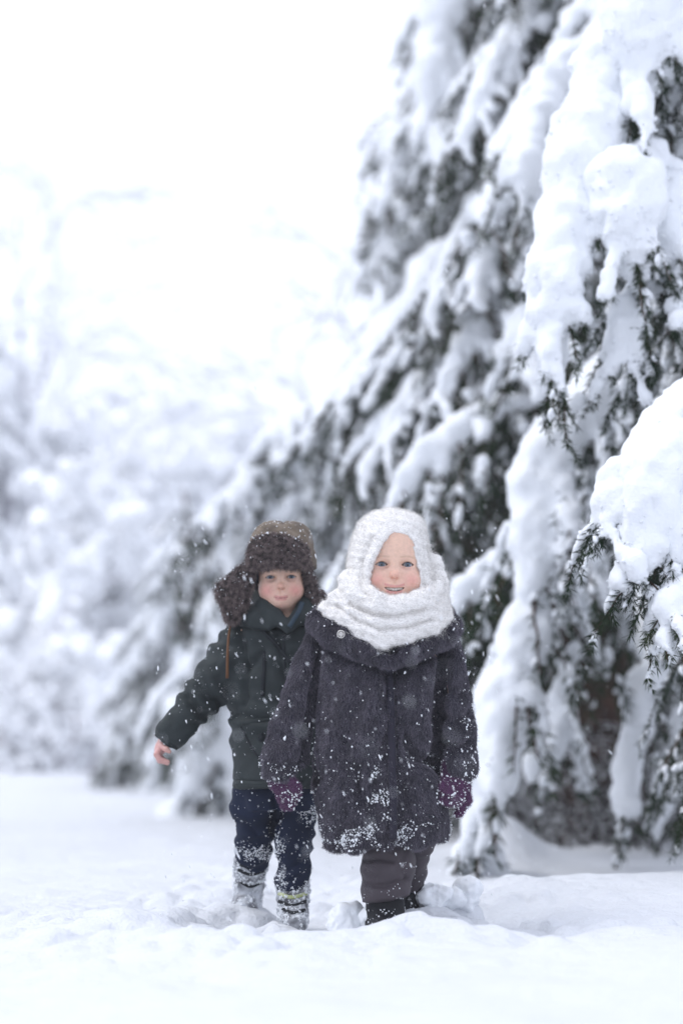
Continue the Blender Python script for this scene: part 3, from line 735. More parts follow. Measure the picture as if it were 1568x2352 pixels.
def head_d(x, y, z, smile):
    ax = np.abs(x)
    d = E(x, y, z, (0, .078, .034), (.074, .092, .090))
    d = smin(d, E(x, y, z, (0, .047, -.022), (.059, .056, .066)), .03)
    d = smin(d, E(x, y, z, (0, .024, -.070), (.031, .030, .021)), .028)
    d = smin(d, E(ax, y, z, (.036, .021, -.036), (.025, .024, .024)), .020)
    d = smin(d, E(x, y, z, (0, .014, -.050), (.029, .019, .021)), .020)
    d = smin(d, E(ax, y, z, (.078, .075, -.012), (.009, .016, .026)), .006)          # ears
    d = smax(d, -E(ax, y, z, (.0285, -.008, .000), (.0165, .0125, .0105)), .010)     # sockets
    d = smin(d, Cp(ax, y, z, (.016, .0015, .0135), (.044, .012, .0135), .0045, .004), .012)
    d = smin(d, Cp(x, y, z, (0, .0055, .004), (0, -.0095, -.021), .0058, .0078), .010)
    d = smin(d, E(x, y, z, (0, -.0150, -.0250), (.0094, .0092, .0082)), .005)
    d = smin(d, E(ax, y, z, (.0098, -.0035, -.0275), (.0056, .0070, .0056)), .005)
    d = smax(d, -E(ax, y, z, (.0048, -.0125, -.0328), (.0027, .0042, .0026)), .002)
    if smile:
        d = smin(d, E(ax, y, z, (.0325, .0130, -.0345), (.0155, .0150, .0140)), .012)
        d = smax(d, -Cp(ax, y, z, (.0150, -.0035, -.0315), (.0275, .0040, -.0530), .0016, .0010), .008)
    d = smax(d, -Cp(x, y, z, (0, -.0105, -.0370), (0, -.0105, -.0480), .0018, .0014), .005)
    # lids round the eyeball, with an almond opening
    s = np.sqrt((ax - EYE[0]) ** 2 + (y - EYE[1]) ** 2 + z ** 2) - (EYE_R + .0021)
    d = smin(d, s, .004)
    u = (ax - EYE[0] + .0003) / .0132; q = np.clip(1 - u * u, -1, 1)
    top, bot = (.0062, .0042) if smile else (.0050, .0034)
    op = np.maximum(np.maximum(z - top * q - .0004, -bot * q - z), y - EYE[1])
    d = smax(d, -op, .0012)
    zb = z - 9.5 * x * x * (1 if smile else .7)                                          # the mouth's curve
    if smile:
        d = smin(d, Cp(ax, y, zb, (.0, -.0070, -.0505), (.0225, .0050, -.0565), .0034, .0022), .004)
        d = smin(d, Cp(ax, y, zb, (.0, -.0065, -.0655), (.0205, .0045, -.0585), .0044, .0024), .004)
        d = smax(d, -E(x, y, zb, (0, -.004, -.0585), (.0225, .017, .0046)), .0016)
    else:
        d = smin(d, Cp(ax, y, zb, (.0, -.0070, -.0535), (.0185, .0030, -.0562), .0034, .0018), .004)
        d = smin(d, Cp(ax, y, zb, (.0, -.0062, -.0610), (.0165, .0030, -.0580), .0040, .0020), .004)
        d = smax(d, -Cp(ax, y, zb, (.0, -.0120, -.0570), (.0200, .0000, -.0572), .0010, .0008), .0014)
    return d
def skin_color(q, smile, blush):
    x, y, z = q[:, 0], q[:, 1], q[:, 2]; ax = np.abs(x)
    c = np.repeat(np.array([[.71, .47, .355]]), len(q), 0)
    def mixc(c, col, w): return c + (np.array(col) - c) * np.clip(w, 0, 1)[:, None]
    front = sstep(.07, .03, y)
    c = mixc(c, (.70, .30, .26), front * blush * .8 * np.exp(-((ax - .040) / .021) ** 2 - ((z + .036) / .018) ** 2))
    c = mixc(c, (.72, .34, .26), front * .55 * np.exp(-(x / .013) ** 2 - ((z + .026) / .011) ** 2))
    c = mixc(c, (.68, .34, .29), front * .35 * np.exp(-(x / .018) ** 2 - ((z + .078) / .010) ** 2))
    c = mixc(c, (.55, .33, .30), front * .45 * np.exp(-((ax - .029) / .016) ** 2 - ((z + .008) / .006) ** 2))
    zb = z - 9.5 * x * x * (1 if smile else .7)
    if smile:
        up = np.exp(-((zb + .0510) / .0030) ** 4) * (ax < .0225); lo = np.exp(-((zb + .0653) / .0038) ** 4) * (ax < .019)
        ins = (np.abs(zb + .0585) < .0050) & (ax < .024) & (y > -.003) & (y < .03)
    else:
        up = np.exp(-((zb + .0535) / .0030) ** 4) * sstep(.0205, .017, ax); lo = np.exp(-((zb + .0607) / .0034) ** 4) * sstep(.018, .014, ax)
        ins = (np.abs(zb + .0570) < .0011) & (ax < .0195) & (y < .02)
    c = mixc(c, (.56, .22, .21), front * .75 * np.maximum(up, lo) * (y < .012))
    c[ins] = (.30, .10, .09) if smile else (.36, .14, .13)
    # lash line and thin fair brows
    u = (ax - EYE[0] + .0003) / .0132; qq = np.clip(1 - u * u, 0, 1); top = .0062 if smile else .0050
    lash = np.exp(-((z - top * qq - .0006) / .0011) ** 2) * (np.abs(u) < 1.05) * (y < .02)
    c = mixc(c, (.06, .035, .03), .9 * lash)
    c = mixc(c, (.38, .20, .17), .5 * np.exp(-((z + .0034 * qq + .0006) / .0010) ** 2) * (np.abs(u) < 1.05) * (y < .02))
    bz = .0155 + .003 * np.sin(np.clip((ax - .012) / .034, 0, 1) * 3.0)
    c = mixc(c, (.40, .25, .17), .42 * np.exp(-((z - bz) / .0022) ** 2) * sstep(.010, .015, ax) * sstep(.048, .040, ax) * (y < .03))
    return c
def rot(yaw, pitch, roll):
    cy_, sy_ = math.cos(yaw), math.sin(yaw); cp, sp = math.cos(pitch), math.sin(pitch); cr, sr = math.cos(roll), math.sin(roll)
    Rz = np.array([[cy_, -sy_, 0], [sy_, cy_, 0], [0, 0, 1]]); Rx = np.array([[1, 0, 0], [0, cp, -sp], [0, sp, cp]]); Ry = np.array([[cr, 0, sr], [0, 1, 0], [-sr, 0, cr]])
    return Rz @ Rx @ Ry
class Head:
    def __init__(s, O, sc, R, smile): s.O, s.sc, s.R, s.smile = np.array(O, float), np.array(sc, float) * np.ones(3), R, smile
    def to(s, P): return ((P - s.O) @ s.R) / s.sc
    def out(s, q): return (np.asarray(q, float) * s.sc) @ s.R.T + s.O
    def fn(s, X, Y, Z):
        X, Y, Z = np.broadcast_arrays(X - s.O[0], Y - s.O[1], Z - s.O[2])
        q = [(X * s.R[0, i] + Y * s.R[1, i] + Z * s.R[2, i]) / s.sc[i] for i in range(3)]
        return head_d(q[0], q[1], q[2], s.smile) * s.sc.min()
def uneven(lo, hi, h, fine):
    a = [lo]
    while a[-1] < hi:
        st = h
        for f0, f1, hf in fine:
            if f0 - hf <= a[-1] < f1: st = min(st, hf)
            elif a[-1] < f0 and a[-1] + st > f0: st = min(st, max(f0 - a[-1], hf))
        a.append(a[-1] + st)
    return np.array(a)
M_SKIN = material('skin', (.7, .47, .38), .42, .4, vcol=True, sss=.10, vary=.10, vscale=140, bump=.0006, bscale=400)
M_EYE = material('eyeball', (.8, .8, .8), .08, .5, vcol=True)
M_TOOTH = material('tooth', (.70, .67, .61), .3, .4)
def eyeball(h, side, parent, base):
    """rings about the gaze: pupil, iris, dark rim, white"""
    ang = np.radians([0, 6, 12.5, 14, 22, 30, 32.5, 35, 45, 65, 90, 130, 180]); n = 24
    th = np.arange(n) / n * 2 * math.pi
    cols = [(.005, .005, .007)] * 3 + [(.09, .12, .155), (.135, .18, .225), (.09, .125, .165), (.025, .035, .05), (.62, .60, .60), (.70, .67, .66)] + [(.7, .66, .65)] * 4
    c = EYE * [side, 1, 1]
    V = np.array([[c[0] + EYE_R * math.sin(a) * math.cos(t), c[1] - EYE_R * math.cos(a), c[2] + EYE_R * math.sin(a) * math.sin(t)] for a in ang for t in th])
    m = len(ang); i = np.arange(m - 1)[:, None] * n; j = np.arange(n)[None]; j2 = (j + 1) % n
    F = np.stack([i + j, i + j2, i + n + j2, i + n + j], -1).reshape(-1, 4)
    obj('eye', mesh_data('eye', h.out(V) - base, F, M_EYE, col=np.repeat(np.array(cols), n, 0)), parent)

def fur(name, parent, base, V, F, count, length, mat_, groom, radius=.0004, npts=4, seed=0, mask=None, bend=None, curl=0.0):
    r = np.random.default_rng(seed); N = vnorm(V, F)
    T = np.vstack([F[:, [0, 1, 2]], F[:, [0, 2, 3]]])
    A = np.linalg.norm(np.cross(V[T[:, 1]] - V[T[:, 0]], V[T[:, 2]] - V[T[:, 0]]), axis=1)
    if mask is not None: A = A * mask(V[T].mean(1), N[T].mean(1))
    t = r.choice(len(T), count, p=A / A.sum()); a, b = r.random(count), r.random(count); f = a + b > 1; a[f], b[f] = 1 - a[f], 1 - b[f]
    w = np.stack([1 - a - b, a, b], 1)[:, :, None]
    P = (V[T[t]] * w).sum(1); Nn = unit((N[T[t]] * w).sum(1))
    D = unit(groom(P, Nn, r)); L = length * r.uniform(.6, 1.25, count)
    B = bend(P, Nn, r) if bend else np.zeros_like(P)
    C1 = unit(r.normal(size=P.shape)) * curl; C2 = unit(r.normal(size=P.shape)) * curl
    s = np.linspace(0, 1, npts)[None, :, None]; Lc = L[:, None, None]
    Q = P[:, None] + Lc * (s * D[:, None] + s * s * B[:, None] + np.sin(s * 4) * C1[:, None] * s + np.sin(s * 7) * C2[:, None] * s) - base
    cu = bpy.data.hair_curves.new(name); cu.add_curves([npts] * count)
    cu.attributes['position'].data.foreach_set('vector', np.ascontiguousarray(Q, np.float32).ravel())
    ra = cu.attributes.get('radius') or cu.attributes.new('radius', 'FLOAT', 'POINT')
    ra.data.foreach_set('value', np.tile(np.linspace(1, .35, npts) * radius, count).astype(np.float32))
    cu.materials.append(mat_)
    return tag(obj(name, cu, parent), kind='stuff')
def downflow(lift=.45, jit=.25, dirv=(0, 0, -1), wob=.5):
    dv = np.array(dirv, float)
    def g(P, N, r):
        d = dv + wob * np.stack([vnoise(P, 14, 3) + 1.1 * vnoise(P, 75, 7), vnoise(P, 14, 5) + 1.1 * vnoise(P, 75, 9), np.zeros(len(P))], 1)
        t = d - N * (d * N).sum(1, keepdims=True)
        return N * (lift * (1 + 1.2 * vnoise(P, 60, 13)))[:, None] + unit(t) + r.normal(size=P.shape) * jit
    return g
def specks(name, parent, base, V, F, n, size, dens, seed, lift=.002, stretch=1.0):
    r = np.random.default_rng(seed); N = vnorm(V, F); T = F[:, [0, 1, 2]]
    A = np.linalg.norm(np.cross(V[T[:, 1]] - V[T[:, 0]], V[T[:, 2]] - V[T[:, 0]]), axis=1) * 1.0
    C = V[T].mean(1); A = A * np.maximum(dens(C, N[T].mean(1)), 0)
    if A.sum() <= 0: return
    t = r.choice(len(T), n, p=A / A.sum())
    sz = size[0] + (size[1] - size[0]) * r.random(n) ** 3
    wb = r.dirichlet((1, 1, 1), n)[:, :, None]; FQ = np.where(r.random(n)[:, None] < .5, F[t][:, [0, 1, 2]], F[t][:, [0, 2, 3]])
    P = (V[FQ] * wb).sum(1) + N[T[t]].mean(1) * lift + r.normal(size=(n, 3)) * .001
    a0 = unit(np.array([.15, 0, -1.0]) + .4 * r.normal(size=(n, 3))); a1 = unit(np.cross(a0, r.normal(size=(n, 3)))); a2 = np.cross(a0, a1)
    v, f = blobs(P - base, np.stack([sz * stretch, sz, sz], 1), .4, seed, np.stack([a0, a1, a2], 1))
    return tag(obj(name, mesh_data(name, v, f, M_SNOW), parent), kind='stuff')
def line_d(P, pts):
    """distance in the x-z plane to a polyline of world points, and which side"""
    x, z = P[:, 0], P[:, 2]; d = np.full(len(P), 1e9); sd = np.zeros(len(P))
    for a, b in zip(pts[:-1], pts[1:]):
        e = np.array([b[0] - a[0], b[2] - a[2]]); wx, wz = x - a[0], z - a[2]
        t = np.clip((wx * e[0] + wz * e[1]) / (e @ e), 0, 1)
        dd = np.hypot(wx - e[0] * t, wz - e[1] * t); s = np.sign(e[0] * wz - e[1] * wx)
        m = dd < d; d = np.where(m, dd, d); sd = np.where(m, s, sd)
    return d, sd
def crease(V, N, pts, w, dep, front=True):
    d, _ = line_d(V, pts); m = np.exp(-(d / w) ** 2)
    if front: m = m * sstep(.15, -.25, N[:, 1])
    return V - N * (dep * m)[:, None]
def strip(name, parent, base, bvh, pts, width, thick, mat_, n=24, lift=.0):
    """a narrow band lying on a garment, along points given on the photograph"""
    o = Vector((0, 0, CAM_Z)); Q = []
    S = spline(np.array([W(a, b, 6) for a, b in pts]), n)
    for p in S:
        hit = bvh.ray_cast(o, (Vector(p) - o).normalized())
        if hit[0] is not None: Q.append(np.array(hit[0]))
    Q = np.array(Q); 
    if len(Q) < 3: return
    for _ in range(2): Q[1:-1] = (Q[:-2] + 2 * Q[1:-1] + Q[2:]) / 4
    T = unit(np.gradient(Q, axis=0)); n_ = np.array([0, -1.0, .05]); sd = unit(np.cross(T, n_)); nn = unit(np.cross(sd, T)); nn = nn * np.sign((nn * n_).sum(1, keepdims=True))
    c = np.stack([Q + sd * width / 2 - nn * .004, Q + sd * width * .42 + nn * (thick + lift), Q - sd * width * .42 + nn * (thick + lift), Q - sd * width / 2 - nn * .004], 1)
    m = len(Q); i = np.arange(m - 1)[:, None] * 4; j = np.arange(4)[None]; j2 = (j + 1) % 4
    F = np.vstack([np.stack([i + j, i + j2, i + 4 + j2, i + 4 + j], -1).reshape(-1, 4), [[3, 2, 1, 0]], [[4 * m - 4, 4 * m - 3, 4 * m - 2, 4 * m - 1]]])
    return obj(name, mesh_data(name, c.reshape(-1, 3) - base, F, mat_), parent)
def bvh_of(V, F): return BVHTree.FromPolygons([tuple(v) for v in V], [tuple(int(i) for i in f) for f in F])
def part(name, parent, base, V, F, mat_): return obj(name, mesh_data(name, V - base, F, mat_), parent)

# ------------------------------------------------------------------ the girl in front
def g(px, py, dy=0.0): return W(px, py, GY + dy)
GB = np.array([g(890, 2105)[0], GY, 0.0]); GB[2] = ground_z(GB[0], GB[1])
def row(f, py, xl, xr, b, dy=0.0):
    l, r_ = f(xl, py, dy), f(xr, py, dy); return (l[2], (l[0] + r_[0]) / 2, (GY if f is g else BY) + dy, (r_[0] - l[0]) / 2, b)
hg = Head(g(906, 1297, -.101), (1.03, 1.0, 1.03), rot(0, math.radians(-3), math.radians(1)), True)
xs = uneven(-.12, .38, .007, [(hg.O[0] - .068, hg.O[0] + .068, .0014)])
ys = uneven(GY - .16, GY + .25, .007, [(GY - .130, GY - .04, .0014)])
zs = uneven(-.12, 1.01, .008, [(hg.O[2] - .098, hg.O[2] + .062, .0013)])
F_ = Field(xs, ys, zs)
F_.stack([row(g, 1425, 830, 965, .04), row(g, 1480, 805, 965, .045), row(g, 1700, 805, 950, .055), row(g, 1860, 810, 960, .06), row(g, 1890, 840, 940, .05)], .02)
F_.cone(g(904, 1440), g(904, 1370), .036, .034, .03)
F_.chain([g(800, 1480), g(712, 1535, -.01), g(690, 1600, -.03), g(666, 1680, -.02), g(650, 1765, -.035), g(650, 1790, -.04)], [.010, .009, .010, .011, .012, .012], .006)
F_.chain([g(965, 1480), g(1031, 1545, -.01), g(1038, 1620, -.03), g(1046, 1765, -.04), g(1046, 1790, -.045)], [.010, .009, .010, .012, .013], .006)
F_.chain([g(880, 1900, -.02), g(888, 2010, -.04), g(884, 2120, -.03), g(884, 2128, -.09)], [.045, .036, .026, .02], .02)
F_.chain([g(930, 1880, .05), g(938, 1970, .11), g(934, 2010, .14), g(932, 2075, .18)], [.030, .024, .022, .018], .01)
F_.fn(hg.fn, hg.O - [.09, .06, .1], hg.O + [.09, .2, .14], .02)
V, F = F_.mesh(0)
V = np.where(((V - hg.O)[:, 2:3] > -.1), V, lap(V, F, .5))
q = hg.to(V)
girl = obj('person', mesh_data('person', V - GB, F, M_SKIN, col=skin_color(q, True, .75)), None, GB)
tag(girl, 'smiling small child in dark plush coat and fuzzy white scarf, walking in front', 'person', 'two children walking through the snow')
for s in (-1, 1): eyeball(hg, s, girl, GB)
for i, x0 in enumerate((-.0172, -.0130, -.0083, -.0030, .0030, .0083, .0130, .0172)):
    w = .0028 if abs(x0) < .005 else .0023 if abs(x0) < .015 else .0019
    v = np.array([[x0 + a * w, -.0050 + 16 * x0 * x0 + b * .002, 9.0 * x0 * x0 + (-.0530 if c else (-.0612 if abs(x0) < .005 else -.0602))] for a in (-1, 1) for b in (-1, 1) for c in (0, 1)])
    obj('tooth', mesh_data('tooth', hg.out(v) - GB, np.array([[0, 1, 3, 2], [4, 6, 7, 5], [0, 4, 5, 1], [2, 3, 7, 6], [0, 2, 6, 4], [1, 5, 7, 3]]), M_TOOTH), girl)

M_COAT = material('coat_cloth', (.026, .024, .034), .9, .1)
M_FUR = hair_material('coat_fur', (.008, .0072, .0108), (.190, .172, .215), mottle=30.0, low=.68)
M_SCARF = material('scarf_knit', (.86, .835, .80), .9, .1, wave=(.0027, 230), bump=.001, bscale=400)
M_MOHAIR = hair_material('scarf_mohair', (.84, .815, .78), (.92, .895, .86), .8)
M_MITT = material('mitten_wool', (.105, .042, .100), .9, .1, wave=(.003, 330), vary=.4, vscale=90)
M_WOOL = hair_material('mitten_fuzz', (.105, .042, .10), (.27, .16, .26))
M_GTROU = material('girl_trousers', (.062, .050, .058), .6, .25, vary=.15, vscale=20, bump=.002, bscale=45)
M_BOOT = material('black_rubber', (.008, .008, .011), .6, .2, vary=.3, vscale=40, bump=.001, bscale=120)
M_METAL = material('snap_metal', (.55, .53, .50), .25, .6); M_METAL.node_tree.nodes['Principled BSDF'].inputs['Metallic'].default_value = 1

# coat
C = Field.box([g(560, 1400)[0], GY - .24, g(900, 1990)[2]], [g(1130, 1400)[0], GY + .22, g(900, 1395)[2]], .0055)
C.stack([row(g, 1425, 790, 990, .055), row(g, 1450, 750, 1022, .08), row(g, 1490, 738, 1033, .098), row(g, 1560, 742, 1022, .114), row(g, 1650, 736, 1008, .124),
         row(g, 1740, 718, 1012, .130), row(g, 1800, 716, 1020, .136), row(g, 1880, 728, 1026, .142), row(g, 1965, 744, 1030, .148)], .01)
C.chain([g(748, 1468), g(714, 1528, -.01), g(689, 1600, -.03), g(668, 1680, -.04), g(655, 1745, -.05), g(653, 1782, -.05)], [.042, .039, .042, .049, .054, .055], .006)
C.chain([g(1008, 1466), g(1028, 1530, -.01), g(1037, 1600, -.03), g(1041, 1690, -.045), g(1048, 1762, -.05)], [.040, .041, .046, .052, .050], .006)
C.chain([g(653, 1790, -.035), g(653, 1850, -.035)], [.045, .06], .004, 'sub')
C.cone(g(600, 1812, -.04), g(715, 1782, -.04), .030, .030, .004, 'sub', flat=(1, .5, 1))
C.chain([g(1050, 1775, -.04), g(1056, 1840, -.04)], [.040, .05], .004, 'sub')
hx = np.array([g(x_, 1950)[0] for x_ in (735, 770, 800, 840, 900, 960, 1000, 1035)]); hz = np.array([g(900, y_)[2] for y_ in (1944, 1952, 1950, 1940, 1934, 1938, 1934, 1922)])
C.fn(lambda X, Y, Z: np.maximum(Z - np.interp(X, hx, hz) - .004 * np.sin(X * 90 + 1), np.abs(X - GB[0] - .0) - .5) + 0 * Y, [g(690, 1950)[0], GY - .3, 0], [g(1060, 1950)[0], GY + .3, 1], .012, 'sub')
C.stack([row(g, 1900, 745, 1012, .125), row(g, 1990, 758, 1016, .136)], .006, 'sub')
V, F = C.mesh(2); N = vnorm(V, F)
body = sstep(g(700, 1600)[0], g(735, 1600)[0], V[:, 0]) * sstep(g(1030, 1600)[0], g(1000, 1600)[0], V[:, 0])
V = V + N * ((.006 * np.sin(V[:, 0] * 42 + 3 * vnoise(V, 6, 2)) * sstep(g(900, 1500)[2], g(900, 1900)[2], V[:, 2]) * body + .004 * fbm(V * [1, 1, .5], 20, 2, 7))[:, None])
for pts, w, dp in (([(735, 1470), (728, 1560), (716, 1660), (708, 1770)], .008, .012), ([(1026, 1490), (1012, 1560), (992, 1650), (996, 1740), (1008, 1790)], .009, .014),
                   ([(900, 1545), (880, 1600), (845, 1700), (800, 1830), (770, 1930)], .012, .010), ([(790, 1700), (815, 1770), (828, 1830)], .010, .008),
                   ([(1000, 1760), (960, 1740), (940, 1700)], .010, .008), ([(835, 1480), (880, 1530), (890, 1600)], .007, .008), ([(905, 1535), (960, 1510), (1010, 1485)], .008, .010),
                   ([(640, 1690), (690, 1680), (720, 1690)], .010, .006), ([(1000, 1640), (1040, 1655), (1080, 1640)], .010, .007), ([(1005, 1700), (1050, 1715), (1088, 1700)], .009, .008),
                   ([(1010, 1575), (1050, 1590), (1080, 1575)], .010, .006), ([(625, 1765), (660, 1750), (700, 1755)], .010, .004)):
    w *= 1.7; dp *= 3.0
    V = crease(V, N, [g(*p) for p in pts], w, dp)
for pts, w, dp in (([(872, 1590), (830, 1720), (790, 1840), (765, 1940)], .026, -.020), ([(815, 1540), (790, 1640), (770, 1760)], .022, -.012), ([(905, 1640), (868, 1760), (840, 1930)], .020, .014),
                   ([(960, 1560), (965, 1680), (985, 1800), (1000, 1920)], .024, -.014), ([(935, 1620), (930, 1760), (925, 1920)], .018, .010), ([(760, 1500), (752, 1600), (745, 1720)], .018, -.010)):
    V0 = V; V = crease(V, N, [g(*p) for p in pts], w, dp * 1.7); V = V0 + (V - V0) * sstep(g(900, 1950)[2], g(900, 1860)[2], V0[:, 2])[:, None]
pl = [g(x_, y_) for x_, y_ in ((882, 1505), (893, 1560), (897, 1650), (900, 1760), (903, 1950))]      # the front edge lies proud
d, sd = line_d(V, pl); V = V + N * (.015 * np.exp(-(d / .05) ** 2) * (sd < 0) * sstep(.1, -.2, N[:, 1]))[:, None]
V = V - N * (.016 * np.exp(-(d / .007) ** 2) * sstep(.1, -.2, N[:, 1]))[:, None]
coat = part('coat', girl, GB, V, F, M_COAT); COATV, COATF = V, F
bv = bvh_of(V, F)
fe = strip('front_edge', coat, GB, bv, [(884, 1512), (893, 1560), (897, 1650), (900, 1760), (902, 1850), (902, 1930)], .020, .024, M_COAT, n=60)
n_e = len(fe.data.vertices) // 4; fev = np.array([v.co for v in fe.data.vertices]) + GB
i_e = np.arange(n_e - 1)[:, None] * 4; j_e = np.arange(4)[None]
fur('fur', fe, GB, fev, np.stack([i_e + j_e, i_e + (j_e + 1) % 4, i_e + 4 + (j_e + 1) % 4, i_e + 4 + j_e], -1).reshape(-1, 4), 7000, .0062, M_FUR, downflow(.42, .25, (.35, 0, -1)), radius=.00038, seed=8)
lenm = lambda P, N_: np.clip(1.0 - .7 * sstep(-.05, .3, N_[:, 1]), .2, 1)
fur('fur', coat, GB, V, F, 170000, .0078, M_FUR, downflow(.40, .12), radius=.00038, seed=1, mask=lenm, bend=lambda P, N_, r: np.array([0, 0, -.25]) + r.normal(size=P.shape) * .1)
# collar
K = Field.box([g(690, 1400)[0], GY - .22, g(900, 1560)[2]], [g(1070, 1400)[0], GY + .16, g(900, 1370)[2]], .005)
fl = (1, 1.2, 1)
K.chain([g(800, 1408, .09), g(745, 1412, .05), g(733, 1430, -.03), g(752, 1447, -.075), g(800, 1463, -.112), g(845, 1490, -.130), g(880, 1518, -.134)], [.022, .024, .026, .027, .025, .021, .014], .012, flat=fl)
K.chain([g(985, 1405, .09), g(1018, 1412, .05), g(1030, 1438, -.02), g(1020, 1460, -.06), g(985, 1478, -.100), g(940, 1500, -.124), g(905, 1520, -.132)], [.022, .024, .026, .026, .024, .020, .013], .012, flat=fl)
K.chain([g(800, 1408, .09), g(900, 1400, .11), g(985, 1405, .09)], [.024, .026, .024], .015)
K.chain([g(752, 1470, -.08), g(800, 1490, -.115), g(850, 1512, -.132)], [.014, .014, .012], .012)
V, F = K.mesh(2); V = V + vnorm(V, F) * (.004 * fbm(V, 22, 2, 5))[:, None]
collar = part('collar', coat, GB, V, F, M_COAT)
obj_c = fur('fur', collar, GB, V, F, 36000, .009, M_FUR, downflow(.55, .25), radius=.00038, seed=2, bend=lambda P, N_, r: np.array([0, 0, -.25]) + r.normal(size=P.shape) * .1)
bc = bvh_of(V, F)
# snap button
hit = bc.ray_cast(Vector((0, 0, CAM_Z)), (Vector(g(783, 1457)) - Vector((0, 0, CAM_Z))).normalized())[0]
bp_ = np.array(hit) + [0, -.008, 0]; th = np.arange(25) / 24 * 2 * math.pi
ring = lambda rr, tr, dy: tube(bp_ + np.stack([rr * np.cos(th), np.full(25, dy), rr * np.sin(th)], 1), tr, 6)
dv_, df_ = blobs(np.array([bp_ + [0, .001, 0]]), np.array([[.0085, .0025, .0085]]), 0, 1)
obj('snap_button', mesh_data('snap_button', join([ring(.0085, .0016, 0), ring(.0042, .0012, -.0015), (dv_, df_)])[0] - GB, join([ring(.0085, .0016, 0), ring(.0042, .0012, -.0015), (dv_, df_)])[1], M_METAL), coat)
# snow on the coat
def band(x0, x1, y0, y1, f=g):
    a, b = f(x0, y1), f(x1, y0); mx, mz = (a[0] + b[0]) / 2, (a[2] + b[2]) / 2; wx, wz = (b[0] - a[0]) / 2, (b[2] - a[2]) / 2
    return lambda P, N_: np.exp(-((P[:, 0] - mx) / wx) ** 4 - ((P[:, 2] - mz) / wz) ** 4) * (N_[:, 1] < .1)
def clump(fq, thr, sd): return lambda P, N_: sstep(thr, thr + .25, fbm(P, fq, 2, sd))
def dsum(*t): return lambda P, N_: sum(w * f(P, N_) for w, f in t)
def dmul(a, b): return lambda P, N_: a(P, N_) * b(P, N_)
clus = ((12, dmul(band(852, 908, 1770, 1900), clump(34, .0, 1))), (14, dmul(band(845, 930, 1890, 1938), clump(38, -.1, 8))), (10, dmul(band(935, 1022, 1890, 1926), clump(40, .0, 2))), (9, dmul(band(745, 850, 1890, 1945), clump(35, .0, 3))),
    (3.0, dmul(band(1060, 1110, 1560, 1800), clump(30, .05, 4))), (4.0, dmul(band(590, 630, 1740, 1800), clump(40, 0, 6))), (3.0, dmul(band(615, 710, 1755, 1800), clump(40, 0, 7))))
specks('snow_crust', coat, GB, COATV, COATF, 4300, (.0004, .0019), dsum(*clus, (.6, dmul(band(720, 1030, 1700, 1950), clump(30, .0, 5))), (.35, dmul(band(1040, 1095, 1440, 1800), clump(24, 0, 9))), (.05, lambda P, N_: (N_[:, 1] < .2) * 1.0)), 5, .0075, 1.5)
specks('snow_specks', coat, GB, COATV, COATF, 330, (.0012, .0036), dsum(*clus, (.30, lambda P, N_: (N_[:, 1] < .2) * 1.0)), 15, .0075, 1.6)
specks('snow_specks', collar, GB, V, F, 230, (.0005, .0022), lambda P, N_: (N_[:, 1] < .2) * (.4 + 1.2 * (N_[:, 2] > .3)), 6, .009)

# scarf
S = Field.box([g(700, 1400)[0], GY - .24, g(900, 1500)[2]], [g(1065, 1400)[0], GY + .20, g(900, 1155)[2]], .0042)
S.stack([row(g, 1171, 880, 915, .03, .012), row(g, 1180, 850, 950, .070, .012), row(g, 1200, 825, 975, .100, .012), row(g, 1235, 811, 982, .122, .012), row(g, 1280, 801, 993, .133, .010), row(g, 1330, 796, 998, .133, .005),
         row(g, 1370, 786, 998, .122, 0), row(g, 1400, 764, 1004, .110, 0), row(g, 1430, 748, 1014, .100, 0), row(g, 1445, 752, 1010, .088, 0)], .02, p=2.15)
op = [(903, 1220), (937, 1229), (953, 1272), (964, 1320), (965, 1350), (950, 1374), (905, 1388), (860, 1374), (844, 1345), (846, 1318), (855, 1288), (874, 1253)]
S.poly([g(a, b, -.13) for a, b in op], lambda X, Z: 0 * X + 0 * Z + GY - .15, .105, .010, 'sub', .004)
S.ell(hg.out((0, .072, .0)), (.066, .088, .105), .006, 'sub')
for pts, rs_ in (([(800, 1335, -.055), (822, 1368, -.100), (868, 1392, -.128), (915, 1398, -.132), (965, 1386, -.118), (1000, 1350, -.07)], [.024, .029, .030, .030, .029, .022]),
                 ([(775, 1380, -.06), (810, 1415, -.105), (860, 1436, -.128), (915, 1440, -.130), (970, 1424, -.115), (1008, 1390, -.06)], [.028, .032, .032, .030, .030, .024]),
                 ([(748, 1398, -.03), (775, 1418, -.08), (820, 1446, -.118), (872, 1468, -.136), (930, 1456, -.130), (985, 1440, -.105), (1022, 1415, -.05)], [.020, .024, .026, .024, .024, .022, .018])):
    S.chain([g(*p) for p in pts], rs_, .010, flat=(1, 1.15, 1))
S.cone(g(874, 1462, -.138), g(880, 1480, -.146), .020, .009, .012)
S.chain([g(1000, 1290, -.03), g(1006, 1340, -.03), g(1012, 1400, -.03)], [.018, .02, .022], .02)
V, F = S.mesh(2); N = vnorm(V, F)
V = V + N * (.0012 * np.sin(V[:, 2] * 310 + V[:, 0] * 90 + 4 * vnoise(V, 8, 2)) + .0030 * fbm(V * [1, 1, .5], 14, 2, 3) + .0008 * fbm(V, 90, 2, 4))[:, None]
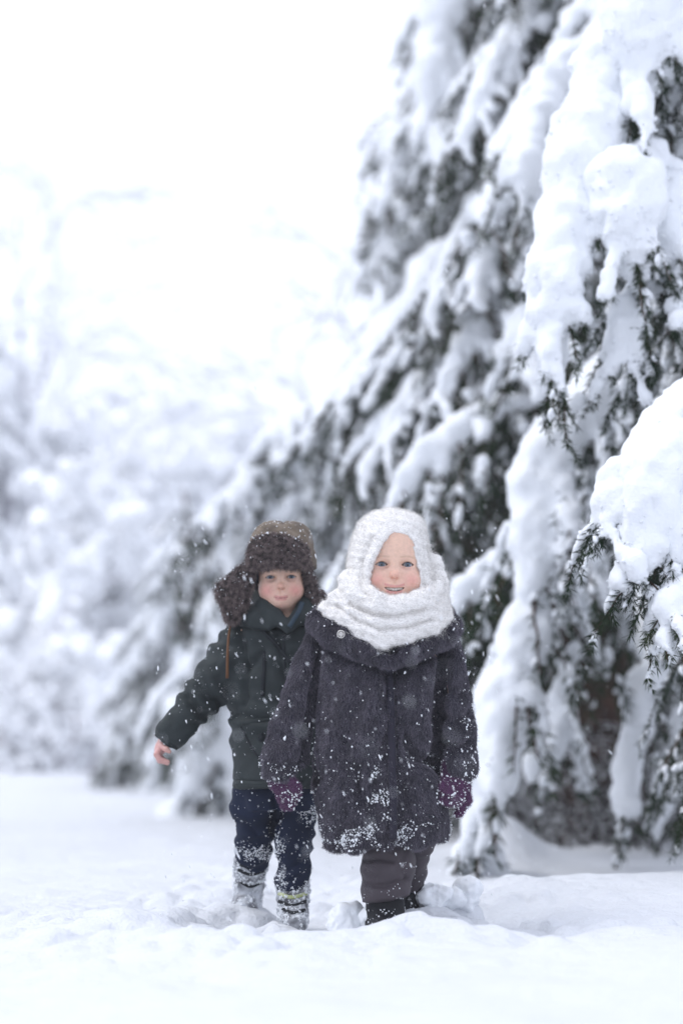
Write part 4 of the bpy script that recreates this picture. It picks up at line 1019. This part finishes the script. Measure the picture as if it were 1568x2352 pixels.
for pts, w, dp in (([(868, 1262), (850, 1300), (845, 1345), (862, 1376)], .006, -.006), ([(852, 1240), (826, 1300), (830, 1350), (850, 1385)], .006, .007), ([(942, 1250), (970, 1300), (972, 1350)], .006, .006),
                   ([(800, 1390), (850, 1418), (910, 1424), (970, 1408)], .005, .010), ([(770, 1395), (820, 1432), (870, 1452), (930, 1448), (990, 1430)], .005, .010), ([(985, 1260), (995, 1320), (985, 1380)], .007, .006)):
    V = crease(V, N, [g(*p) for p in pts], w, dp)
scarf = part('scarf', girl, GB, V, F, M_SCARF)
def fuzz(P, N_, r): return N_ * .55 + r.normal(size=P.shape) * .75 + np.array([0, 0, -.15])
fur('fuzz', scarf, GB, V, F, 56000, .0058, M_MOHAIR, fuzz, radius=.00020, npts=6, seed=3, curl=.35)
fur('loose_fuzz', scarf, GB, V, F, 1500, .021, M_MOHAIR, fuzz, radius=.00022, npts=8, seed=4, curl=.5, mask=lambda P, N_: .15 + 1.0 * (P[:, 0] > g(960, 1300)[0]) + .8 * (P[:, 2] < g(900, 1440)[2]))

# mittens
def mitten(chains, cuffc, seed, label, sp):
    c0 = np.array(chains[0][0][0]); chains = [([c0 + (np.array(p) - c0) * 1.12 + [0, -.012, -.006] for p in c], [q * 1.18 for q in r_]) for c, r_ in chains]
    pts = np.vstack([np.array(c[0]) for c in chains])
    K = Field.box(pts.min(0) - .05, pts.max(0) + .05, .0032)
    for c, r_ in chains: K.chain(c, r_, .006)
    V, F = K.mesh(1); V = V + vnorm(V, F) * (.0016 * fbm(V, 60, 2, seed))[:, None]
    m = part('mitten', girl, GB, V, F, M_MITT)
    fur('fuzz', m, GB, V, F, 9000, .005, M_WOOL, lambda P, N_, r: N_ * .6 + r.normal(size=P.shape) * .5, radius=.00022, seed=seed, curl=.2)
    specks('snow_specks', m, GB, V, F, sp, (.0006, .0028), dmul(lambda P, N_: 1.0 * (N_[:, 1] < .3) + (N_[:, 2] < -.3), dsum((1, clump(55, 0, seed)), (.08, lambda P, N_: 1))), seed, .003)
    return m
mitten([([g(648, 1755, -.04), g(646, 1785, -.045)], [.022, .024]),
        ([g(640, 1785, -.05), g(650, 1812, -.055), g(655, 1836, -.05)], [.014, .0125, .009]), ([g(650, 1788, -.062), g(659, 1815, -.066), g(664, 1834, -.058)], [.013, .0115, .0085]),
        ([g(657, 1788, -.05), g(668, 1812, -.05), g(670, 1826, -.045)], [.012, .011, .008]), ([g(662, 1786, -.035), g(672, 1806, -.035), g(674, 1818, -.03)], [.011, .010, .008]),
        ([g(662, 1780, -.07), g(676, 1797, -.078), g(679, 1812, -.072)], [.011, .010, .008])], None, 11, '', 240)
mitten([([g(1046, 1755, -.045), g(1045, 1788, -.05)], [.027, .030]),
        ([g(1058, 1795, -.05), g(1064, 1822, -.05), g(1052, 1848, -.055)], [.015, .013, .010]), ([g(1050, 1800, -.065), g(1046, 1822, -.075), g(1030, 1826, -.082)], [.014, .0125, .010]),
        ([g(1040, 1802, -.07), g(1032, 1820, -.082), g(1020, 1822, -.085)], [.014, .012, .010]), ([g(1030, 1800, -.06), g(1020, 1814, -.07), g(1014, 1818, -.068)], [.013, .011, .009]),
        ([g(1028, 1782, -.07), g(1022, 1800, -.088), g(1034, 1808, -.095)], [.012, .011, .009])], None, 12, '', 330)

# trousers and boots
K = Field.box([g(800, 1900)[0], GY - .13, g(900, 2110)[2]], [g(1030, 1900)[0], GY + .30, g(900, 1850)[2]], .0045)
K.chain([g(880, 1860, 0), g(888, 1900, -.02), g(893, 1945, -.03), g(893, 1958, -.035), g(892, 1985, -.035), g(890, 2005, -.04), g(887, 2024, -.04), g(885, 2044, -.04), g(884, 2064, -.04)],
        [.075, .062, .055, .0575, .063, .059, .052, .0585, .0565], .008)
K.fn(lambda X, Y, Z: (Z - (g(885, 2064)[2] + (X - GB[0]) * .17)) + 0 * Y, [g(810, 2050)[0], GY - .16, 0], [g(960, 2050)[0], GY + .06, 1], .006, 'sub')
K.cone(g(885, 2060, -.04), g(883, 2110, -.04), .048, .05, .004, 'sub')
K.chain([g(948, 1880, .05), g(955, 1930, .07), g(944, 1970, .10), g(936, 2000, .13), g(936, 2022, .14)], [.058, .050, .042, .046, .036], .006)
V, F = K.mesh(2); N = vnorm(V, F)
V = V + N * (.0035 * fbm(V * [.6, .6, 1.4], 18, 2, 8) + .0008 * np.sin(V[:, 2] * 150 + 9 * vnoise(V, 9, 6)))[:, None]
for pts, w, dp in (([(835, 1972), (870, 1966), (900, 1972)], .006, .008), ([(840, 2026), (880, 2030), (930, 2018)], .005, .010), ([(930, 1950), (915, 1990), (935, 2020)], .006, .005), ([(838, 2000), (860, 2012)], .005, .006)):
    V = crease(V, N, [g(*p) for p in pts], w, dp)
tro = part('trousers', girl, GB, V, F, M_GTROU)
specks('snow_specks', tro, GB, V, F, 110, (.0008, .0024), dsum((1, lambda P, N_: 1.0 * (N_[:, 1] < .2)), (3, band(825, 930, 2030, 2070))), 9, .001)
for ch, rr_, bx in (([g(885, 2052, -.04), g(884, 2100, -.04), g(884, 2128, -.05), g(886, 2136, -.13)], [.0475, .044, .044, .034], 0), ([g(937, 1995, .13), g(932, 2050, .17), g(930, 2080, .19), g(928, 2086, .13)], [.043, .041, .042, .03], 1)):
    P_ = np.array(ch); K = Field.box(P_.min(0) - .07, P_.max(0) + .07, .0045); K.chain(ch, rr_, .012)
    V, F = K.mesh(2); V = V + vnorm(V, F) * (.0015 * fbm(V, 30, 2, 3))[:, None]
    b_ = part('boot', girl, GB, V, F, M_BOOT)
    specks('snow_specks', b_, GB, V, F, 90, (.0009, .003), lambda P, N_: (N_[:, 1] < .3) * (.2 + 3 * (P[:, 2] < .06)), 13, .001)
# ------------------------------------------------------------------ the boy behind
def h(px, py, dy=0.0): return W(px, py, BY + dy)
BB = np.array([h(640, 2105)[0], BY, 0.0]); BB[2] = ground_z(BB[0], BB[1])
hb = Head(h(645, 1326, -.080), (.90, .94, .93), rot(0, math.radians(0), math.radians(-1)), False)
hand0 = h(372, 1731, -.03)
xs = uneven(-.56, .13, .008, [(hand0[0] - .035, hand0[0] + .035, .0018), (hb.O[0] - .062, hb.O[0] + .062, .0014)])
ys = uneven(BY - .20, BY + .32, .008, [(BY - .112, BY - .02, .0016)])
zs = uneven(-.12, 1.03, .009, [(hand0[2] - .035, hand0[2] + .035, .0018), (hb.O[2] - .095, hb.O[2] + .06, .0013)])
F_ = Field(xs, ys, zs)
F_.stack([row(h, 1425, 590, 715, .045), row(h, 1480, 560, 745, .07), row(h, 1790, 570, 740, .07), row(h, 1830, 590, 715, .05)], .02)
F_.cone(h(650, 1450, -.02), h(648, 1380, -.01), .040, .037, .03)
F_.chain([h(563, 1458), h(522, 1523), h(470, 1590, -.01), h(425, 1645, -.02), h(383, 1700, -.03), h(371, 1716, -.03)], [.03, .028, .025, .022, .017, .016], .01)
F_.chain([h(735, 1465), h(757, 1500), h(784, 1600), h(799, 1690)], [.025, .022, .018, .016], .01)
F_.chain([h(590, 1840), h(589, 1900, .03), h(585, 1950, .06), h(572, 2030, .14), h(568, 2060, .17)], [.03, .026, .024, .02, .018], .01)
F_.chain([h(688, 1840), h(678, 1910, -.02), h(673, 1990, -.03), h(672, 2070, -.03), h(678, 2110, -.09)], [.03, .026, .022, .02, .016], .01)
F_.fn(hb.fn, hb.O - [.08, .06, .1], hb.O + [.08, .18, .13], .02)
# the bare hand: palm, four curled fingers, thumb
F_.chain([h(373, 1712, -.03), h(366, 1724, -.03)], [.0165, .0150], .005, flat=(1.2, .75, 1))
for k, (dy, p1, p2, p3) in enumerate(((-.052, (361, 1731), (368, 1744), (386, 1750)), (-.038, (360, 1733), (367, 1747), (385, 1753)), (-.023, (361, 1732), (369, 1745), (384, 1751)), (-.009, (363, 1730), (371, 1741), (382, 1747)))):
    F_.chain([h(366, 1722, dy * .9), h(*p1, dy), h(*p2, dy), h(*p3, dy)], [.0078, .0074, .0068, .0055], .0025)
F_.chain([h(372, 1714, -.050), h(382, 1721, -.062), h(389, 1726, -.062)], [.0085, .0070, .0055], .004)
V, F = F_.mesh(0)
fine_ = (V[:, 2] > hb.O[2] - .095) | (np.abs(V[:, 2] - hand0[2]) < .035)
V = np.where(fine_[:, None], V, lap(V, F, .5))
cb = skin_color(hb.to(V), False, 1.0)
hz_ = np.exp(-(np.linalg.norm(V - hand0, axis=1) / .06) ** 4)[:, None]
cb = cb * (1 - hz_) + np.array([.56, .30, .27]) * hz_
boy = obj('person', mesh_data('person', V - BB, F, M_SKIN, col=cb), None, BB)
tag(boy, 'rosy-cheeked child in fur-trimmed trapper hat and dark green parka, one arm held out', 'person', 'two children walking through the snow')
for s in (-1, 1): eyeball(hb, s, boy, BB)

M_PARKA = material('parka_cloth', (.027, .034, .0345), .75, .25, vary=.22, vscale=12, bump=.0015, bscale=70, bump2=(.0006, 420))
M_PTRIM = material('parka_seam', (.012, .014, .017), .7, .2)
M_LINING = material('parka_lining', (.035, .055, .075), .7, .2)
M_BLACK = material('black_fleece', (.008, .008, .011), .95, .1)
M_NAVY = material('navy_trousers', (.0085, .014, .036), .8, .2, vary=.25, vscale=14, bump=.002, bscale=40)
M_HAT = material('waxed_brown_cloth', (.20, .16, .12), .75, .2, color2=(.10, .078, .06), vscale=22, bump=.002, bscale=60)
M_HFUR = hair_material('hat_fur', (.022, .015, .017), (.36, .28, .265), mottle=95.0)
M_HBASE = material('hat_fur_base', (.028, .02, .021), .9, .1)
M_LACE = material('leather_lace', (.12, .055, .025), .7, .2)
M_GREYB = material('snowy_grey_boot', (.10, .10, .11), .8, .2, color2=(.60, .62, .65), vscale=26, bump=.003, bscale=50)
M_LIME = material('lime_band', (.32, .38, .08), .7, .2, color2=(.6, .62, .45), vscale=40)

# parka
C = Field.box([h(330, 1700)[0], BY - .20, h(650, 1840)[2]], [h(850, 1700)[0], BY + .18, h(650, 1380)[2]], .0055)
C.stack([row(h, 1400, 605, 700, .04), row(h, 1420, 575, 725, .06), row(h, 1445, 545, 755, .08), row(h, 1500, 532, 768, .10), row(h, 1600, 526, 772, .112), row(h, 1700, 532, 775, .115), row(h, 1770, 536, 778, .12), row(h, 1809, 537, 780, .124)], .012)
C.chain([h(568, 1452), h(556, 1475), h(522, 1525), h(474, 1588, -.01), h(428, 1643, -.02), h(388, 1698, -.03)], [.046, .052, .054, .050, .044, .0375], .014)
C.chain([h(732, 1452), h(745, 1480), h(785, 1600), h(800, 1700)], [.046, .05, .05, .042], .014)
C.chain([h(379, 1711, -.03), h(350, 1750, -.04)], [.029, .034], .004, 'sub')
d0 = unit(h(388, 1698, -.03) - h(428, 1643, -.02)); pc = h(381, 1706.5, -.03)
C.fn(lambda X, Y, Z: -((X - pc[0]) * d0[0] + (Y - pc[1]) * d0[1] + (Z - pc[2]) * d0[2] - .004), h(300, 1790, -.2), h(440, 1660, .2), .004, 'sub')
C.stack([row(h, 1770, 556, 760, .10), row(h, 1840, 556, 765, .108)], .006, 'sub')
V, F = C.mesh(2); N = vnorm(V, F)
arm = sstep(h(530, 1600)[0], h(505, 1600)[0], V[:, 0])
ad = unit(h(388, 1698) - h(522, 1525)); s_ = (V - h(522, 1525)) @ ad
V = V + N * ((.0048 * np.sin(s_ * 120 + 7 * vnoise(V, 9, 3)) * arm + .005 * fbm(V * [1, 1, 1.4], 15, 2, 5) + .002 * fbm(V, 45, 2, 9))[:, None])
V = V + N * (.0045 * np.sin(V[:, 2] * 120 + 5 * vnoise(V, 7, 8)) * (1 - arm) * sstep(h(650, 1750)[2], h(650, 1640)[2], V[:, 2]))[:, None]
for pts, w, dp in (([(548, 1430), (562, 1500), (566, 1560), (560, 1620)], .008, .012), ([(566, 1540), (590, 1520), (606, 1500)], .008, .009), ([(470, 1560), (500, 1600), (510, 1620)], .007, .009),
                   ([(430, 1600), (465, 1640), (480, 1655)], .007, .009), ([(455, 1575), (490, 1615)], .007, .008), ([(528, 1640), (600, 1655), (690, 1650)], .007, .009), ([(538, 1793), (620, 1796), (700, 1793)], .004, .006),
                   ([(358, 1679), (385, 1700), (412, 1718)], .0045, .007), ([(560, 1600), (600, 1620), (660, 1615)], .009, .007), ([(640, 1460), (655, 1560), (660, 1700)], .005, .006), ([(556, 1690), (590, 1740), (620, 1750)], .005, .005)):
    V = crease(V, N, [h(*p) for p in pts], w * 1.2, dp * 1.3, front=True)
parka = part('parka', boy, BB, V, F, M_PARKA); PV, PF = V, F
bv = bvh_of(V, F)
strip('placket', parka, BB, bv, [(590, 1436), (622, 1466), (650, 1500), (668, 1524)], .011, .005, M_PTRIM)
strip('zip', parka, BB, bv, [(607, 1497), (606, 1540), (603, 1600)], .011, .004, M_PTRIM)
strip('pocket_flap', parka, BB, bv, [(556, 1660), (590, 1657), (640, 1651), (690, 1650)], .012, .005, M_PARKA)
strip('pocket_edge', parka, BB, bv, [(553, 1668), (572, 1705), (596, 1740), (640, 1756)], .006, .003, M_PTRIM)
strip('front_seam', parka, BB, bv, [(648, 1440), (652, 1480), (655, 1540), (655, 1620)], .006, .003, M_PTRIM)
strip('hem_band', parka, BB, bv, [(540, 1797), (600, 1800), (680, 1799)], .014, .004, M_PARKA)
hit = bv.ray_cast(Vector((0, 0, CAM_Z)), (Vector(h(601, 1694)) - Vector((0, 0, CAM_Z))).normalized())[0]
if hit is not None:
    v_, f_ = blobs(np.array([np.array(hit) + [0, -.003, 0]]), np.array([[.010, .006, .012]]), .1, 2); obj('cord_lock', mesh_data('cord_lock', v_ - BB, f_, M_PTRIM), parka)
# collar and hood lying round the neck
K = Field.box([h(520, 1400)[0], BY - .18, h(650, 1470)[2]], [h(790, 1400)[0], BY + .18, h(650, 1340)[2]], .0048)
K.chain([h(594, 1368, -.02), h(606, 1392, -.055), h(632, 1418, -.085), h(660, 1442, -.105)], [.018, .021, .020, .012], .012)
K.chain([h(704, 1372, -.02), h(700, 1396, -.055), h(684, 1420, -.085), h(664, 1442, -.105)], [.018, .020, .018, .012], .012)
K.chain([h(594, 1368, -.02), h(600, 1362, .05), h(650, 1356, .085), h(700, 1362, .05), h(704, 1372, -.02)], [.018, .024, .03, .024, .018], .012)
K.chain([h(545, 1418, .02), h(565, 1412, -.04), h(592, 1424, -.075), h(618, 1440, -.095)], [.024, .027, .024, .012], .012)
K.chain([h(755, 1418, .02), h(735, 1412, -.04), h(712, 1424, -.07)], [.024, .027, .022], .012)
V, F = K.mesh(2); V = V + vnorm(V, F) * (.003 * fbm(V, 25, 2, 4))[:, None]
col_ = part('collar', parka, BB, V, F, M_PARKA)
strip('collar_lining', parka, BB, bvh_of(V, F), [(694, 1384), (686, 1404), (674, 1424), (664, 1440)], .013, .003, M_LINING, lift=.001)
specks('snow_specks', parka, BB, PV, PF, 420, (.0004, .0018), dsum((1, lambda P, N_: (N_[:, 1] < .2) * 1.0), (1.2, lambda P, N_: (N_[:, 2] > .4) * 1.0)), 21, .001, 1.6)

# black fleece hood round the face
S = Field.box([h(560, 1300)[0], BY - .12, h(650, 1425)[2]], [h(735, 1300)[0], BY + .14, h(650, 1215)[2]], .004)
S.ell(hb.out((0, .078, .022)), (.078, .088, .098), .01)
S.cone(hb.out((0, .070, -.05)), hb.out((0, .075, -.10)), .058, .060, .02)
fo = [(594, 1300), (694, 1300), (696, 1330), (691, 1365), (678, 1392), (672, 1425), (630, 1425), (622, 1395), (606, 1372), (597, 1340)]
S.poly([h(a, b, -.1) for a, b in fo], lambda X, Z: 0 * X + 0 * Z + BY - .12, .100, .006, 'sub', .003)
S.ell(hb.out((0, .078, .0)), (.066, .088, .105), .006, 'sub')
S.cone(hb.out((0, .05, -.05)), hb.out((0, .03, -.15)), .045, .045, .006, 'sub')
V, F = S.mesh(2); part('fleece_hood', boy, BB, V, F, M_BLACK)

# trapper hat: waxed crown, fur brow flap, two fur ear flaps, one lace
hat_c = h(648, 1268, 0)
K = Field.box([h(555, 1270)[0], BY - .14, h(650, 1318)[2]], [h(745, 1270)[0], BY + .16, h(650, 1180)[2]], .004)
K.stack([row(h, 1304, 577, 726, .103, .005), row(h, 1280, 573, 724, .108, .005), row(h, 1250, 573, 720, .108, .005), row(h, 1228, 579, 714, .098, .008), row(h, 1212, 592, 702, .078, .01), row(h, 1203, 606, 690, .056, .012), row(h, 1198, 622, 676, .034, .012)], .012, p=2.4)
K.ell(h(648, 1310, .005), (.079, .092, .05), .006, 'sub')
V, F = K.mesh(2); N = vnorm(V, F)
V = V + N * (.0045 * fbm(V, 20, 2, 6) + .0025 * fbm(V, 48, 2, 2))[:, None]
d = np.abs(V[:, 0] - h(651, 1220)[0] + .1 * (V[:, 2] - h(651, 1200)[2])); V = V - N * (.005 * np.exp(-(d / .0035) ** 2))[:, None]
for pts in ([(600, 1215), (612, 1226), (640, 1232)], [(672, 1215), (690, 1232), (700, 1250)], [(590, 1228), (600, 1238)]): V = crease(V, N, [h(*p) for p in pts], .006, .005)
hat = part('trapper_hat', boy, BB, V, F, M_HAT); HV, HF = V, F
specks('snow_specks', hat, BB, V, F, 120, (.0006, .002), lambda P, N_: (N_[:, 1] < .3) * (.3 + 1.0 * (N_[:, 2] > .3)), 22, .001, 1.3)
def flap(name, pts, yf, th, seed, dirv, n, back=None):
    P_ = np.array([h(a, b, -.06) for a, b in pts])
    K = Field.box([P_[:, 0].min() - .03, BY - .18, P_[:, 2].min() - .03], [P_[:, 0].max() + .03, BY + .14, P_[:, 2].max() + .03], .0042)
    K.poly(P_, yf, th, .006, 'add', .010)
    V, F = K.mesh(2); V = V + vnorm(V, F) * (.006 * fbm(V, 30, 2, seed))[:, None]
    o = part(name, hat, BB, V, F, M_HBASE)
    fur('fur', o, BB, V, F, n, .0120, M_HFUR, downflow(.75, .45, dirv, .9), radius=.00042, seed=seed, bend=lambda P, N_, r: np.array([0, 0, -.35]) + r.normal(size=P.shape) * .2, curl=.15)
    specks('snow_specks', o, BB, V, F, 60, (.0006, .0022), lambda P, N_: (N_[:, 1] < .2) * (.3 + 1.5 * (N_[:, 2] > .3)), seed + 1, .008, 1.5)
    return o
xc = h(641, 1270)[0]
flap('brow_flap', [(575, 1244), (590, 1238), (640, 1236), (688, 1240), (704, 1254), (710, 1300), (690, 1302), (640, 1301), (596, 1301), (576, 1297)],
     lambda X, Z: BY - .116 + 6.5 * (X - xc) ** 2 + 0 * Z, .014, 31, (.1, 0, -1), 20000)
flap('ear_flap', [(584, 1297), (566, 1299), (546, 1308), (523, 1328), (503, 1349), (506, 1370), (518, 1398), (524, 1420), (538, 1426), (556, 1406), (570, 1380), (577, 1355), (582, 1325)],
     lambda X, Z: BY - .075 + .10 * (h(590, 1300)[0] - X) + 0 * Z, .013, 33, (-.4, 0, -1), 17000)
flap('ear_flap', [(694, 1300), (712, 1296), (720, 1320), (730, 1345), (742, 1362), (742, 1385), (728, 1398), (716, 1392), (708, 1370), (701, 1335)],
     lambda X, Z: BY - .055 + .45 * (X - h(694, 1300)[0]) + 0 * Z, .013, 35, (.4, 0, -1), 12000)
lp = spline(np.array([h(534, 1418, -.055), h(526, 1455, -.070), h(523, 1500, -.085), h(522, 1558, -.085)]), 14)
hitv = []
for p in lp:
    o_ = Vector((0, 0, CAM_Z)); r_ = bv.ray_cast(o_, (Vector(p) - o_).normalized())[0]
    hitv.append(np.array(r_) + [0, -.004, 0] if r_ is not None and (Vector(p) - o_).length > (Vector(r_) - o_).length - .02 else p)
lp = np.array(hitv); tt = np.linspace(0, 1, 14)
v_, f_ = tube(lp, .0028 + .0014 * tt, 8); v_ = v_ + 0
obj('lace', mesh_data('lace', v_ - BB, f_, M_LACE), hat)

# trousers
K = Field.box([h(510, 1900)[0], BY - .16, h(650, 2060)[2]], [h(760, 1900)[0], BY + .26, h(650, 1780)[2]], .0048)
K.stack([row(h, 1780, 552, 758, .09), row(h, 1830, 545, 745, .098), row(h, 1862, 560, 730, .09)], .02)
K.chain([h(590, 1800), h(583, 1850, .01), h(590, 1893, .03), h(584, 1925, .05), h(586, 1955, .06), h(584, 1972, .07)], [.058, .060, .048, .048, .042, .040], .012)
K.chain([h(690, 1800), h(682, 1860, 0), h(678, 1910, -.02), h(675, 1950, -.03), h(674, 1995, -.03), h(671, 2022, -.03), h(671, 2034, -.03)], [.058, .050, .047, .045, .0405, .0425, .040], .012)
V, F = K.mesh(2); N = vnorm(V, F)
V = V + N * (.005 * fbm(V * [.7, .7, 1.5], 20, 2, 8) + .0025 * np.sin(V[:, 2] * 130 + 8 * vnoise(V, 8, 6)))[:, None]
for pts, w, dp in (([(634, 1830), (637, 1870), (630, 1910)], .010, .014), ([(540, 1888), (565, 1896), (590, 1915)], .007, .009), ([(640, 2005), (680, 1985), (712, 1960)], .007, .008), ([(650, 2028), (690, 2010), (710, 1995)], .006, .007)):
    V = crease(V, N, [h(*p) for p in pts], w, dp)
tro = part('trousers', boy, BB, V, F, M_NAVY)
specks('snow_specks', tro, BB, V, F, 1300, (.0005, .0024), dsum((.12, lambda P, N_: (N_[:, 1] < .2) * 1.0), (3, dmul(band(632, 655, 1900, 2040, h), clump(40, -.15, 3))), (2.5, dmul(band(690, 725, 1840, 1900, h), clump(40, .0, 4))),
    (3, dmul(band(635, 712, 2020, 2040, h), clump(45, -.2, 5))), (4, dmul(band(545, 625, 1945, 1975, h), clump(45, -.2, 6)))), 23, .001, 1.2)
# boots, caked with snow
def boot(ch, rr_, stripe, seed, straps):
    P_ = np.array(ch); K = Field.box(P_.min(0) - .08, P_.max(0) + .08, .0045); K.chain(ch, rr_, .014)
    V, F = K.mesh(2); N = vnorm(V, F); V = V + N * (.003 * fbm(V, 26, 2, seed) + .0015 * np.sin(V[:, 2] * 260 + 4 * vnoise(V, 12, seed)))[:, None]
    b_ = part('boot', boy, BB, V, F, M_GREYB); bb = bvh_of(V, F)
    strip('lime_band', b_, BB, bb, stripe, .010, .002, M_LIME)
    for s in straps: strip('strap', b_, BB, bb, s, .009, .003, M_PTRIM)
    specks('snow_specks', b_, BB, V, F, 900, (.0008, .0042), lambda P, N_: (N_[:, 1] < .35) * sstep(-.25, .1, fbm(P, 34, 2, seed)), seed, .0005, 1.0)
    return b_
boot([h(577, 1945, .06), h(574, 1990, .10), h(570, 2040, .15), h(567, 2078, .18), h(562, 2088, .10)], [.043, .040, .036, .037, .032], [(550, 1968), (575, 1978), (612, 1970)], 41,
     [[(548, 1998), (575, 2008), (606, 2000)], [(550, 2024), (575, 2036), (600, 2026)], [(552, 1985), (575, 1993), (608, 1986)]])
boot([h(673, 2030, -.03), h(672, 2066, -.03), h(672, 2092, -.03), h(677, 2108, -.07), h(682, 2122, -.11)], [.040, .038, .036, .031, .024], [(640, 2052), (670, 2061), (704, 2052)], 42,
     [[(640, 2070), (672, 2080), (702, 2070)], [(650, 2088), (675, 2097), (700, 2090)]])

# ------------------------------------------------------------------ falling snow
r = np.random.default_rng(77)
def flakes(n, y0, y1, size, seed, px=(0, 1568), py=(0, 2352), grow=1.0):
    Y = y0 + (y1 - y0) * r.random(n) ** grow
    P = np.array([W(r.uniform(*px), r.uniform(*py), y) for y in Y])
    P = P[P[:, 2] > .02]
    fx, fy = P[:, 0] / P[:, 1] * FPX + 784, 1700 - (P[:, 2] - CAM_Z) / P[:, 1] * FPX     # none in front of a face
    P = P[~((P[:, 1] < 6.3) & (((np.abs(fx - 645) < 62) & (np.abs(fy - 1345) < 70)) | ((np.abs(fx - 905) < 68) & (np.abs(fy - 1305) < 90))))]; n = len(P)
    s = size[0] + (size[1] - size[0]) * r.random(n) ** 3
    a0 = unit(np.array([.33, .0, -1.0]) + .22 * r.normal(size=(n, 3))); a1 = unit(np.cross(a0, r.normal(size=(n, 3)))); a2 = np.cross(a0, a1)
    return blobs(P, np.stack([s * r.uniform(1.2, 3.4, n), s * .8, s * .6], 1), .35, seed, np.stack([a0, a1, a2], 1))
fl_ = join([flakes(950, 4.8, 6.6, (.0005, .0024), 1, (330, 1150), (1150, 2150)), flakes(300, 3.2, 5.2, (.0006, .0022), 2, (200, 1568), (600, 2200)), flakes(900, 6.5, 11, (.0010, .0034), 3, (700, 1568), (0, 2100)),
            flakes(900, 11, 20, (.002, .005), 4), flakes(36, 2.6, 3.8, (.0012, .0030), 5, (300, 1300), (1100, 2000))])
tag(obj('falling_snow', mesh_data('falling_snow', fl_[0], fl_[1], M_SNOW)), 'loose white snowflakes falling all through the air', None, None, 'stuff')
